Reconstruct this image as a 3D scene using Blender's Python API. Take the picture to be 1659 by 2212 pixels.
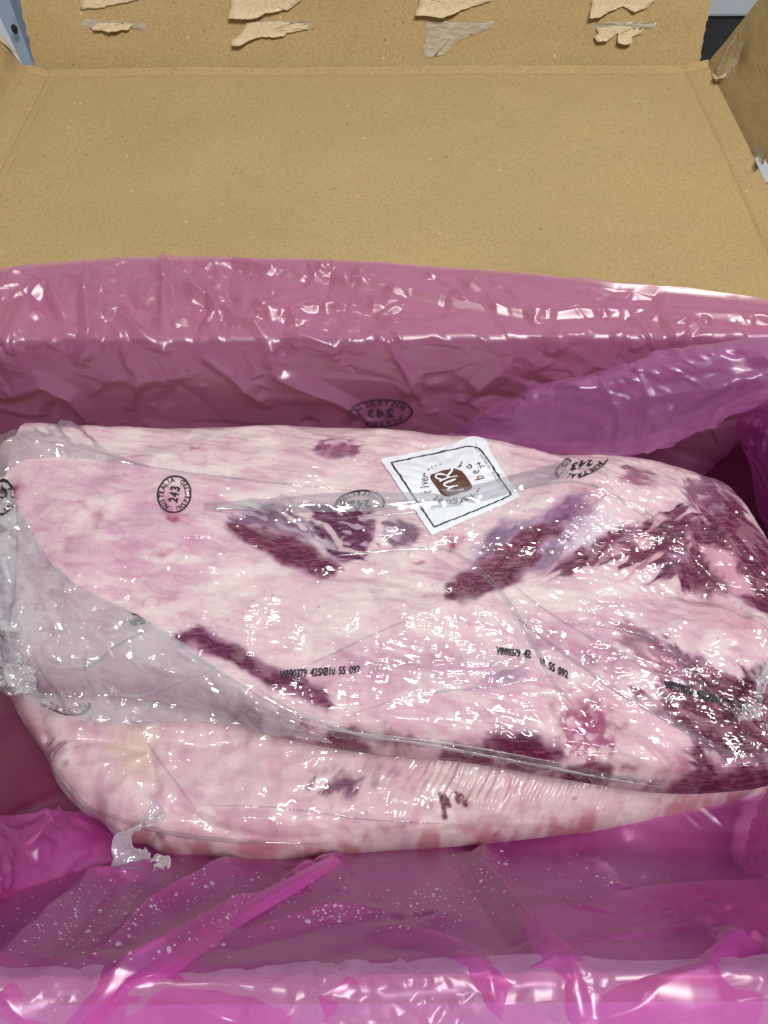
import bpy, math, random
import numpy as np
from mathutils import Vector

for o in list(bpy.data.objects):
    bpy.data.objects.remove(o)
random.seed(7)
scene = bpy.context.scene
COL = scene.collection

# ------------------------------------------------------------------ camera
CAM = np.array([0.012, 0.0, 0.503]); PITCH = math.radians(55.6); ROLL = math.radians(-0.35)
FPX, PW, PH = 1660.0, 1659.0, 2212.0            # focal length and frame in photo units
cam_d = bpy.data.cameras.new('camera'); cam = bpy.data.objects.new('camera', cam_d); COL.objects.link(cam)
cam_d.sensor_fit = 'HORIZONTAL'; cam_d.sensor_width = 36.0; cam_d.lens = 36.0 * FPX / PW
cam_d.clip_start = 0.01; cam_d.clip_end = 50
from mathutils import Matrix
_R = Matrix.Rotation(math.pi / 2 - PITCH, 3, 'X') @ Matrix.Rotation(ROLL, 3, 'Z')
cam.matrix_world = Matrix.Translation(Vector(CAM)) @ _R.to_4x4()
scene.camera = cam
RM = np.array(_R)

# ------------------------------------------------------------------ light
world = bpy.data.worlds.new('World'); scene.world = world; world.use_nodes = True
bg = world.node_tree.nodes['Background']
bg.inputs[0].default_value = (0.93, 0.97, 1.0, 1); bg.inputs[1].default_value = 0.23

def lamp(name, loc, target, sx, sy, power, col=(1, 0.98, 0.95)):
    d = bpy.data.lights.new(name, 'AREA'); d.shape = 'RECTANGLE'; d.size = sx; d.size_y = sy; d.energy = power; d.color = col
    o = bpy.data.objects.new(name, d); COL.objects.link(o); o.location = loc
    o.rotation_euler = (Vector(target) - Vector(loc)).to_track_quat('-Z', 'Y').to_euler()
    return o
lamp('ceiling_lamp', (-1.15, 1.75, 2.25), (-0.1, 0.3, 0.1), 1.2, 0.30, 70)
lamp('ceiling_lamp', (0.55, -0.50, 2.25), (0.05, 0.3, 0.1), 1.2, 0.30, 56)

vs = scene.view_settings
vs.view_transform = 'Standard'; vs.look = 'None'; vs.exposure = 0.0; vs.gamma = 1.0; vs.use_curve_mapping = False
scene.render.engine = 'CYCLES'
cy = scene.cycles
cy.max_bounces = 5; cy.diffuse_bounces = 3; cy.glossy_bounces = 2; cy.transmission_bounces = 3; cy.transparent_max_bounces = 16
cy.use_adaptive_sampling = True; cy.adaptive_threshold = 0.02
cy.use_denoising = True; cy.caustics_reflective = False; cy.caustics_refractive = False
cy.sample_clamp_indirect = 6.0

# ------------------------------------------------------------------ maths helpers
def at(px, py, z):
    d = RM @ np.array([(px - PW / 2) / FPX, (PH / 2 - py) / FPX, -1.0]); t = (z - CAM[2]) / d[2]
    return CAM + t * d
def at_y(px, py, y):
    d = RM @ np.array([(px - PW / 2) / FPX, (PH / 2 - py) / FPX, -1.0]); t = (y - CAM[1]) / d[1]
    return CAM + t * d
def to_px(P):
    q = (np.asarray(P) - CAM) @ RM
    return PW / 2 + FPX * q[..., 0] / -q[..., 2], PH / 2 - FPX * q[..., 1] / -q[..., 2]

_a = np.arange(1024) * (2 * math.pi / 1024); COS = np.cos(_a).astype(np.float32); SIN = np.sin(_a).astype(np.float32)
def perlin(x, y, seed=0):
    x = np.asarray(x, np.float32); y = np.asarray(y, np.float32)
    xf = np.floor(x); yf = np.floor(y); fx = x - xf; fy = y - yf; xi = xf.astype(np.uint32); yi = yf.astype(np.int64).astype(np.uint32); xi = xf.astype(np.int64).astype(np.uint32)
    u = fx * fx * fx * (fx * (fx * 6 - 15) + 10); v = fy * fy * fy * (fy * (fy * 6 - 15) + 10)
    def g(ix, iy, dx, dy):
        h = ix * np.uint32(374761393) + iy * np.uint32(668265263) + np.uint32((seed * 974634777) & 0xFFFFFFFF)
        h = (h ^ (h >> np.uint32(13))) * np.uint32(1274126177)
        h = h ^ (h >> np.uint32(16))
        a = (h >> np.uint32(22)).astype(np.int64)
        return COS[a] * dx + SIN[a] * dy
    a = g(xi, yi, fx, fy); b = g(xi + np.uint32(1), yi, fx - 1, fy); c = g(xi, yi + np.uint32(1), fx, fy - 1); d = g(xi + np.uint32(1), yi + np.uint32(1), fx - 1, fy - 1)
    return ((a + (b - a) * u) + ((c + (d - c) * u) - (a + (b - a) * u)) * v) * 1.5
def fbm(x, y, seed=0, octv=4, gain=0.5):
    s = 0; a = 1.0; t = 0
    for k in range(octv):
        s = s + a * perlin(x, y, seed + k * 17); t += a; a *= gain; x = x * 2.03 + 3.1; y = y * 2.03 + 1.7
    return s / t * 1.6
def ridged(x, y, seed=0, octv=3):
    s = 0; a = 1.0; t = 0
    for k in range(octv):
        s = s + a * (1 - np.abs(perlin(x, y, seed + k * 31)) * 2); t += a; a *= 0.5; x = x * 2.1 + 5.2; y = y * 2.1 + 0.3
    return s / t
def tri(t): return np.abs((t % 1.0) - 0.5) * 4 - 1
def rot(x, y, deg):
    c, s = math.cos(math.radians(deg)), math.sin(math.radians(deg)); return x * c + y * s, -x * s + y * c
def sstep(a, b, x):
    t = np.clip((x - a) / (b - a), 0, 1); return t * t * (3 - 2 * t)
def crumple(x, y, seed, f=22.0, n=6, stretch=1.0):
    """crisp facets: triangle waves in random directions, each only in its own patches"""
    r = np.random.RandomState(seed); h = 0
    wx = x + 0.02 * perlin(x * 9, y * 9, seed + 1); wy = y + 0.02 * perlin(x * 9 + 7, y * 9, seed + 2)
    for k in range(n):
        a = r.uniform(0, 180); ff = f * r.uniform(0.5, 1.8); X, Y = rot(wx, wy / stretch, a)
        m = sstep(-0.1, 0.45, perlin(x * f * 0.45 + 13 * k, y * f * 0.45, seed + 50 + k))
        h = h + m * tri(X * ff + 0.35 * perlin(X * ff * 0.5, Y * ff * 0.35, seed + 90 + k) + r.uniform(0, 1)) / ff * f
    return h / math.sqrt(n)

def facets(x, y, scale, seed, k=1.1, slope=0.9):
    """thin film crumpled into facets: upper envelope of small tilted planes, creases where they meet (metres)"""
    x = x + 0.5 / scale * perlin(x * scale * 0.35, y * scale * 0.35, seed); y = y + 0.5 / scale * perlin(x * scale * 0.35 + 9, y * scale * 0.35, seed + 1)
    px = (x * scale).astype(np.float32); py = (y * scale).astype(np.float32); ix = np.floor(px); iy = np.floor(py); best = np.full(px.shape, -9.0, np.float32)
    def rnd(a, b, q):
        h = a.astype(np.int64).astype(np.uint32) * np.uint32(374761393) + b.astype(np.int64).astype(np.uint32) * np.uint32(668265263) + np.uint32((seed * 9781 + q * 40503) & 0xFFFFFFFF)
        h = (h ^ (h >> np.uint32(13))) * np.uint32(1274126177); h = h ^ (h >> np.uint32(16)); return (h & np.uint32(65535)).astype(np.float32) / 65535.0
    for dx in (-1, 0, 1):
        for dy in (-1, 0, 1):
            a, b = ix + dx, iy + dy; cx = a + rnd(a, b, 1); cy = b + rnd(a, b, 2); th = 6.2832 * rnd(a, b, 3); g = slope * rnd(a, b, 5)
            ex, ey = px - cx, py - cy; best = np.maximum(best, g * (np.cos(th) * ex + np.sin(th) * ey) + 0.5 * rnd(a, b, 4) - k * (ex * ex + ey * ey))
    return best / scale
def creases(x, y, n, seed, L=(0.010, 0.06), Wd=(0.003, 0.011), slope=(0.15, 0.6), where=None, deg=None, sharp=1.0):
    """random straight folds in thin film: tents with flat sides and a crisp edge (metres)"""
    r = np.random.RandomState(seed); h = np.zeros(x.shape); x0, x1, y0, y1 = x.min(), x.max(), y.min(), y.max(); k = 0; tries = 0
    while k < n and tries < n * 8:
        tries += 1; cx, cy = r.uniform(x0, x1), r.uniform(y0, y1)
        if where is not None and r.rand() > where(cx, cy): continue
        k += 1; a = math.radians(r.uniform(0, 180) if deg is None else r.normal(deg[0], deg[1])); l = L[0] + (L[1] - L[0]) * r.rand() ** 2; w1, w2 = (Wd[0] + (Wd[1] - Wd[0]) * r.rand() ** 1.5 for _ in range(2)); sl = r.uniform(*slope) * (1 if r.rand() < 0.7 else -1)
        R = l / 2 + max(w1, w2); m = (np.abs(x - cx) < R) & (np.abs(y - cy) < R)
        ii, jj = np.nonzero(m)
        if len(ii) < 4: continue
        q = (slice(ii.min(), ii.max() + 1), slice(jj.min(), jj.max() + 1)); X, Y = x[q] - cx, y[q] - cy; u = X * math.cos(a) + Y * math.sin(a); v = -X * math.sin(a) + Y * math.cos(a)
        v = v + r.uniform(-6, 6) * u * u; t = 1 - np.abs(u) / (l / 2); e = np.clip(t * 1.6, 0, 1)
        hh = np.where(v > 0, 1 - v / (w1 * (0.25 + 0.75 * e)), 1 + v / (w2 * (0.25 + 0.75 * e))); h[q] += sl * min(w1, w2) * e * np.clip(hh, 0, 1)
    return h
def sdf_poly(x, y, poly):
    """signed distance, positive inside"""
    p = np.asarray(poly, float); q = np.roll(p, -1, 0); best = np.full(x.shape, 1e9); ins = np.zeros(x.shape, bool)
    for (ax, ay), (bx, by) in zip(p, q):
        ex, ey = bx - ax, by - ay; L = ex * ex + ey * ey + 1e-18
        t = np.clip(((x - ax) * ex + (y - ay) * ey) / L, 0, 1)
        best = np.minimum(best, (x - ax - t * ex) ** 2 + (y - ay - t * ey) ** 2)
        c = ((ay > y) != (by > y)) & (x < ex * (y - ay) / (ey if abs(ey) > 1e-15 else 1e-15) + ax); ins ^= c
    d = np.sqrt(best); return np.where(ins, d, -d)
def seg_dist(P, pts):
    """distance to a 3-D polyline and the fraction along it"""
    best = np.full(P.shape[:-1], 1e9); fr = np.zeros(P.shape[:-1]); pts = np.asarray(pts)
    n = len(pts) - 1
    for k in range(n):
        a, b = pts[k], pts[k + 1]; e = b - a; t = np.clip(((P - a) @ e) / (e @ e + 1e-15), 0, 1)
        d = np.linalg.norm(P - a - t[..., None] * e, axis=-1); m = d < best
        best = np.where(m, d, best); fr = np.where(m, (k + t) / n, fr)
    return best, fr
def catmull(C, n, closed=False):
    C = np.asarray(C, float); K = len(C)
    if closed: E = np.concatenate([C[-1:], C, C[:2]]); t = np.linspace(0, K, n, endpoint=False)
    else: E = np.concatenate([2 * C[:1] - C[1:2], C, 2 * C[-1:] - C[-2:-1]]); t = np.linspace(0, K - 1, n)
    i = np.minimum(t.astype(int), (K - 1 if closed else K - 2)); f = t - i; f = f.reshape((-1,) + (1,) * (C.ndim - 1))
    a, b, c, d = E[i], E[i + 1], E[i + 2], E[i + 3]
    return 0.5 * (2 * b + (c - a) * f + (2 * a - 5 * b + 4 * c - d) * f ** 2 + (3 * b - a - 3 * c + d) * f ** 3)
def loft(C, nr, nc):
    C = np.asarray(C, float); A = catmull(C, nr); return np.swapaxes(catmull(np.swapaxes(A, 0, 1), nc), 0, 1)
def normals(P):
    du = np.gradient(P, axis=1); dv = np.gradient(P, axis=0); n = np.cross(du, dv)
    return n / (np.linalg.norm(n, axis=-1, keepdims=True) + 1e-12)
def lin(r, g, b):
    c = np.array([r, g, b]) / 255.0
    return np.where(c <= 0.04045, c / 12.92, ((c + 0.055) / 1.055) ** 2.4)

# ------------------------------------------------------------------ object helpers
def tag(o, label=None, cat=None, group=None, kind=None):
    for k, v in (('label', label), ('category', cat), ('group', group), ('kind', kind)):
        if v: o[k] = v
    return o
def empty(name, loc=(0, 0, 0)):
    o = bpy.data.objects.new(name, None); COL.objects.link(o); o.location = loc; o.empty_display_size = 0.02; return o
def mesh_obj(name, V, F, mat, parent=None, smooth=True, colors=None):
    """F: (n,k) int array of equal faces, or list of faces"""
    me = bpy.data.meshes.new(name); V = np.asarray(V, np.float32).reshape(-1, 3)
    if isinstance(F, np.ndarray):
        n, k = F.shape
        me.vertices.add(len(V)); me.vertices.foreach_set('co', V.ravel())
        me.loops.add(n * k); me.loops.foreach_set('vertex_index', F.astype(np.int32).ravel())
        me.polygons.add(n); me.polygons.foreach_set('loop_start', np.arange(0, n * k, k, dtype=np.int32))
        me.update(calc_edges=True)
    else:
        me.from_pydata(V.tolist(), [], F); me.update()
    if smooth: me.polygons.foreach_set('use_smooth', np.ones(len(me.polygons), bool))
    if colors is not None:
        for nm, c in colors.items():
            at_ = me.color_attributes.new(nm, 'FLOAT_COLOR', 'POINT')
            c4 = np.ones((len(V), 4), np.float32); c4[:, :3] = np.asarray(c).reshape(len(V), -1)[:, :3]
            at_.data.foreach_set('color', c4.ravel())
    me.validate(); me.materials.append(mat)
    o = bpy.data.objects.new(name, me); COL.objects.link(o)
    if parent is not None:
        o.parent = parent
        o.matrix_parent_inverse = Matrix.Identity(4)
        par = parent; off = Vector((0, 0, 0))
        while par is not None: off += par.location; par = par.parent
        o.location = -off
    return o
def grid_faces(N, M, mask=None):
    i = np.arange(N * M).reshape(N, M)
    F = np.stack([i[:-1, :-1], i[:-1, 1:], i[1:, 1:], i[1:, :-1]], -1)
    if mask is not None: F = F[mask]
    return F.reshape(-1, 4)
def grid_obj(name, P, mat, parent=None, mask=None, colors=None, flip=False):
    N, M = P.shape[:2]; F = grid_faces(N, M, mask)
    if flip: F = F[:, ::-1]
    used = np.unique(F); re = np.full(N * M, -1); re[used] = np.arange(len(used))
    V = P.reshape(-1, 3)[used]; c = None
    if colors: c = {k: np.asarray(v).reshape(N * M, -1)[used] for k, v in colors.items()}
    return mesh_obj(name, V, re[F], mat, parent, True, c)
def sheet_obj(name, P, mat, parent=None, thick=0.004, mask=None):
    """a grid with thickness: top, bottom and rim (bottom lies along minus the normal)"""
    N, M = P.shape[:2]; n = normals(P); Q = P - n * thick
    F = grid_faces(N, M, mask); off = N * M
    e = {}
    for a, b, c, d in F:
        for u, v in ((a, b), (b, c), (c, d), (d, a)):
            if (v, u) in e: del e[(v, u)]
            else: e[(u, v)] = 1
    R = np.array([[v, u, u + off, v + off] for u, v in e])
    A = np.concatenate([F, (F + off)[:, ::-1], R]); V = np.concatenate([P.reshape(-1, 3), Q.reshape(-1, 3)])
    used = np.unique(A); re = np.full(len(V), -1); re[used] = np.arange(len(used))
    o = mesh_obj(name, V[used], re[A], mat, parent, True)
    sh = np.ones(len(o.data.polygons), bool); sh[-len(R):] = False
    o.data.polygons.foreach_set('use_smooth', sh)
    o.data.set_sharp_from_angle(angle=math.radians(50))
    return o

class Surf:
    """a finished grid one can pick points on and lay prints on"""
    def __init__(s, P, lift_sign=1.0):
        s.P = P; s.X, s.Y = to_px(P); s.n = normals(P) * lift_sign; s.N, s.M = P.shape[:2]
        s.valid = np.ones(P.shape[:2], bool)
    def ij(s, px, py):
        k = 8; d = (s.X[::k, ::k] - px) ** 2 + (s.Y[::k, ::k] - py) ** 2; d = np.where(s.valid[::k, ::k], d, 1e12)
        ci, cj = np.unravel_index(np.argmin(d), d.shape); a, b = max(0, ci * k - 20), max(0, cj * k - 20); sl = (slice(a, ci * k + 21), slice(b, cj * k + 21))
        d = np.where(s.valid[sl], (s.X[sl] - px) ** 2 + (s.Y[sl] - py) ** 2, 1e12); i, j = np.unravel_index(np.argmin(d), d.shape); return a + i, b + j
    def pick(s, px, py): return s.P[s.ij(px, py)]
    def line(s, pts): return np.array([s.pick(*p) for p in pts])
    def affine(s, px, py, d=24):
        """grid coordinates as an affine function of photo coordinates round one place"""
        ci, cj = s.ij(px, py); w = int(d * 1.6) + 12; a, b = max(0, ci - w), max(0, cj - w); sl = (slice(a, ci + w), slice(b, cj + w))
        X, Y = s.X[sl], s.Y[sl]; m = s.valid[sl] & (np.abs(X - px) < d) & (np.abs(Y - py) < d)
        I, J = np.nonzero(m)
        if len(I) < 12:
            if d > 400: return np.array([0, 0, ci]), np.array([0, 0, cj])
            return s.affine(px, py, d * 2)
        A = np.stack([X[m], Y[m], np.ones(len(I))], 1); I = I + a; J = J + b
        ci, _, _, _ = np.linalg.lstsq(A, I, rcond=None); cj, _, _, _ = np.linalg.lstsq(A, J, rcond=None)
        return ci, cj
    def sample(s, gi, gj, lift):
        gi = np.clip(gi, 0, s.N - 1.001); gj = np.clip(gj, 0, s.M - 1.001); i = gi.astype(int); j = gj.astype(int)
        a = (gi - i)[:, None]; b = (gj - j)[:, None]
        def bl(T): return T[i, j] * (1 - a) * (1 - b) + T[i + 1, j] * a * (1 - b) + T[i, j + 1] * (1 - a) * b + T[i + 1, j + 1] * a * b
        return bl(s.P) + bl(s.n) * lift
    def place(s, pts2, lift=0.0005, d=24):
        """photo-scale 2-D points -> points on the surface (each by its own neighbourhood)"""
        pts2 = np.asarray(pts2, float); c = pts2.mean(0); ci, cj = s.affine(c[0], c[1], d)
        A = np.concatenate([pts2, np.ones((len(pts2), 1))], 1); return s.sample(A @ ci, A @ cj, lift)

# ------------------------------------------------------------------ materials
def mat_new(name):
    m = bpy.data.materials.new(name); m.use_nodes = True; nt = m.node_tree; nt.nodes.clear()
    out = nt.nodes.new('ShaderNodeOutputMaterial'); return m, nt, out
def nd(nt, t, **kw):
    n = nt.nodes.new(t)
    for k, v in kw.items():
        if k.startswith('i_'):
            key = k[2:]; key = int(key) if key.isdigit() else key.replace('_', ' ')
            n.inputs[key].default_value = v
        else: setattr(n, k, v)
    return n
def mixc(nt, fac, a, b, blend='MIX'):
    n = nt.nodes.new('ShaderNodeMix'); n.data_type = 'RGBA'; n.blend_type = blend
    for k, v in ((0, fac), (6, a), (7, b)):
        if isinstance(v, (int, float)): n.inputs[k].default_value = v
        elif isinstance(v, (tuple, list, np.ndarray)): n.inputs[k].default_value = (*v[:3], 1)
        else: nt.links.new(v, n.inputs[k])
    return n.outputs[2]
def ramp(nt, val, stops):
    n = nt.nodes.new('ShaderNodeValToRGB'); nt.links.new(val, n.inputs[0]); e = n.color_ramp.elements
    while len(e) < len(stops): e.new(0.5)
    for k, (p, v) in enumerate(stops): e[k].position = p; e[k].color = (v, v, v, 1)
    return n.outputs[0]
def objco(nt, scale=(1, 1, 1), rotz=0):
    t = nd(nt, 'ShaderNodeTexCoord'); m = nd(nt, 'ShaderNodeMapping'); m.inputs['Scale'].default_value = scale; m.inputs['Rotation'].default_value = (0, 0, rotz)
    nt.links.new(t.outputs['Object'], m.inputs[0]); return m.outputs[0]
def noise(nt, vec, scale, detail=3, rough=0.55, dist=0):
    n = nd(nt, 'ShaderNodeTexNoise'); n.inputs['Scale'].default_value = scale; n.inputs['Detail'].default_value = detail
    n.inputs['Roughness'].default_value = rough; n.inputs['Distortion'].default_value = dist; nt.links.new(vec, n.inputs['Vector']); return n.outputs['Fac']

def kraft(name, base, edge=False):
    m, nt, out = mat_new(name); co = objco(nt)
    b = nd(nt, 'ShaderNodeBsdfPrincipled'); b.inputs['Roughness'].default_value = 0.82; b.inputs['Specular IOR Level'].default_value = 0.25
    base = np.array(base)
    big = noise(nt, co, 7, 5); mid = noise(nt, co, 480, 3, 0.75); fib = noise(nt, objco(nt, (1, 2.2, 1), 0.5), 900, 2, 0.6, 0.6)
    c = mixc(nt, ramp(nt, big, [(0.3, 0), (0.7, 1)]), base * 0.91, base * 1.07)
    c = mixc(nt, ramp(nt, mid, [(0.36, 0.6), (0.52, 0)]), c, base * np.array([0.66, 0.62, 0.55]))
    c = mixc(nt, ramp(nt, fib, [(0.52, 0), (0.68, 0.75)]), c, base * np.array([1.3, 1.32, 1.45]))
    v = nd(nt, 'ShaderNodeTexVoronoi'); v.inputs['Scale'].default_value = 130; nt.links.new(co, v.inputs['Vector'])
    sel = nd(nt, 'ShaderNodeSeparateColor'); nt.links.new(v.outputs['Color'], sel.inputs[0])
    mk = nd(nt, 'ShaderNodeMath', operation='MULTIPLY'); nt.links.new(ramp(nt, v.outputs['Distance'], [(0.10, 1), (0.17, 0)]), mk.inputs[0]); nt.links.new(ramp(nt, sel.outputs[0], [(0.93, 0), (0.96, 0.7)]), mk.inputs[1])
    c = mixc(nt, mk.outputs[0], c, base * 0.35)
    mk2 = nd(nt, 'ShaderNodeMath', operation='MULTIPLY'); nt.links.new(ramp(nt, v.outputs['Distance'], [(0.10, 1), (0.2, 0)]), mk2.inputs[0]); nt.links.new(ramp(nt, sel.outputs[1], [(0.94, 0), (0.97, 0.7)]), mk2.inputs[1])
    c = mixc(nt, mk2.outputs[0], c, np.minimum(base * 1.7, 0.85))
    nt.links.new(c, b.inputs['Base Color'])
    bp = nd(nt, 'ShaderNodeBump'); bp.inputs['Strength'].default_value = 0.5; bp.inputs['Distance'].default_value = 0.0006
    nt.links.new(mid, bp.inputs['Height']); nt.links.new(bp.outputs[0], b.inputs['Normal'])
    nt.links.new(b.outputs[0], out.inputs[0]); return m
KRAFT = kraft('kraft_board', lin(172, 148, 101))
TORN = kraft('torn_paper', lin(206, 186, 150))

def glue_mat():
    m, nt, out = mat_new('dried_glue'); co = objco(nt)
    n = noise(nt, objco(nt, (0.4, 1.5, 1.5)), 260, 4, 0.6, 0.5)
    d = nd(nt, 'ShaderNodeBsdfDiffuse'); d.inputs[0].default_value = (*lin(200, 185, 165), 1)
    t = nd(nt, 'ShaderNodeBsdfTransparent'); mx = nd(nt, 'ShaderNodeMixShader')
    nt.links.new(ramp(nt, n, [(0.35, 0.15), (0.65, 0.7)]), mx.inputs[0]); nt.links.new(t.outputs[0], mx.inputs[1]); nt.links.new(d.outputs[0], mx.inputs[2])
    g = nd(nt, 'ShaderNodeBsdfGlossy'); g.inputs['Roughness'].default_value = 0.35; mg = nd(nt, 'ShaderNodeMixShader'); mg.inputs[0].default_value = 0.06
    nt.links.new(mx.outputs[0], mg.inputs[1]); nt.links.new(g.outputs[0], mg.inputs[2]); nt.links.new(mg.outputs[0], out.inputs[0]); return m
GLUE = glue_mat()

def film(name, tint, haze, haze_amt, rough=0.16, sheen=1.0, uneven=0.0, edge=0.30, through=0.34):
    m, nt, out = mat_new(name)
    t = nd(nt, 'ShaderNodeBsdfTransparent'); t.inputs[0].default_value = (*tint, 1)
    d = nd(nt, 'ShaderNodeBsdfDiffuse'); d.inputs[0].default_value = (*haze, 1)
    tr = nd(nt, 'ShaderNodeBsdfTranslucent'); tr.inputs[0].default_value = (*haze, 1)
    dm = nd(nt, 'ShaderNodeMixShader'); dm.inputs[0].default_value = through; nt.links.new(d.outputs[0], dm.inputs[1]); nt.links.new(tr.outputs[0], dm.inputs[2])
    lw = nd(nt, 'ShaderNodeLayerWeight'); lw.inputs['Blend'].default_value = 0.35
    hz = nd(nt, 'ShaderNodeMath', operation='MULTIPLY_ADD'); nt.links.new(lw.outputs['Facing'], hz.inputs[0]); hz.inputs[1].default_value = edge * (1 - haze_amt); hz.inputs[2].default_value = haze_amt
    hq = hz.outputs[0]
    if uneven:
        un = noise(nt, objco(nt, (1.6, 0.7, 1), 0.5), 34, 4, 0.6, 0.8); um = nd(nt, 'ShaderNodeMath', operation='MULTIPLY'); nt.links.new(ramp(nt, un, [(0.3, 1 - uneven), (0.7, 1.0)]), um.inputs[0]); nt.links.new(hq, um.inputs[1]); hq = um.outputs[0]
    body = nd(nt, 'ShaderNodeMixShader'); nt.links.new(hq, body.inputs[0]); nt.links.new(t.outputs[0], body.inputs[1]); nt.links.new(dm.outputs[0], body.inputs[2])
    g = nd(nt, 'ShaderNodeBsdfGlossy'); g.inputs['Roughness'].default_value = rough
    l2 = nd(nt, 'ShaderNodeLayerWeight'); l2.inputs['Blend'].default_value = 0.5
    pw = nd(nt, 'ShaderNodeMath', operation='POWER'); nt.links.new(l2.outputs['Facing'], pw.inputs[0]); pw.inputs[1].default_value = 4.0
    fs = nd(nt, 'ShaderNodeMath', operation='MULTIPLY_ADD'); nt.links.new(pw.outputs[0], fs.inputs[0]); fs.inputs[1].default_value = 0.55; fs.inputs[2].default_value = 0.075 * sheen; fs.use_clamp = True
    mx = nd(nt, 'ShaderNodeMixShader'); nt.links.new(fs.outputs[0], mx.inputs[0]); nt.links.new(body.outputs[0], mx.inputs[1]); nt.links.new(g.outputs[0], mx.inputs[2])
    nt.links.new(mx.outputs[0], out.inputs[0]); return m
PINK = film('pink_liner_film', (0.95, 0.68, 0.90), (0.86, 0.27, 0.76), 0.29, 0.36, 1.5, 0.0, 0.30, 0.42)
PINK_THIN = film('pink_liner_single_layer', (0.97, 0.84, 0.96), (0.90, 0.60, 0.88), 0.16, 0.38, 1.2)
PINK_SHADED = film('shaded_liner_film', (0.54, 0.13, 0.38), (0.44, 0.05, 0.30), 0.16, 0.3, 1.3)  # tub film darkened: the shade deep in the box is put into its tint
PINK_SMOOTH = film('pink_liner_film_front', (0.95, 0.60, 0.87), (0.96, 0.15, 0.72), 0.37, 0.34, 1.2, 0.0, 0.30, 0.45)
CLEAR = film('clear_bag_film', (0.96, 0.95, 0.97), (0.80, 0.79, 0.84), 0.10, 0.10, 1.5)
MILKY = film('milky_bag_film', (0.94, 0.94, 0.97), (0.93, 0.93, 0.97), 0.30, 0.13, 2.4, 0.75, 0.30, 0.12)
WHITE_FILM = film('crumpled_bag_film', (0.95, 0.94, 0.96), (0.92, 0.90, 0.94), 0.38, 0.09, 1.8, 0.0, 0.30, 0.15)

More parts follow.
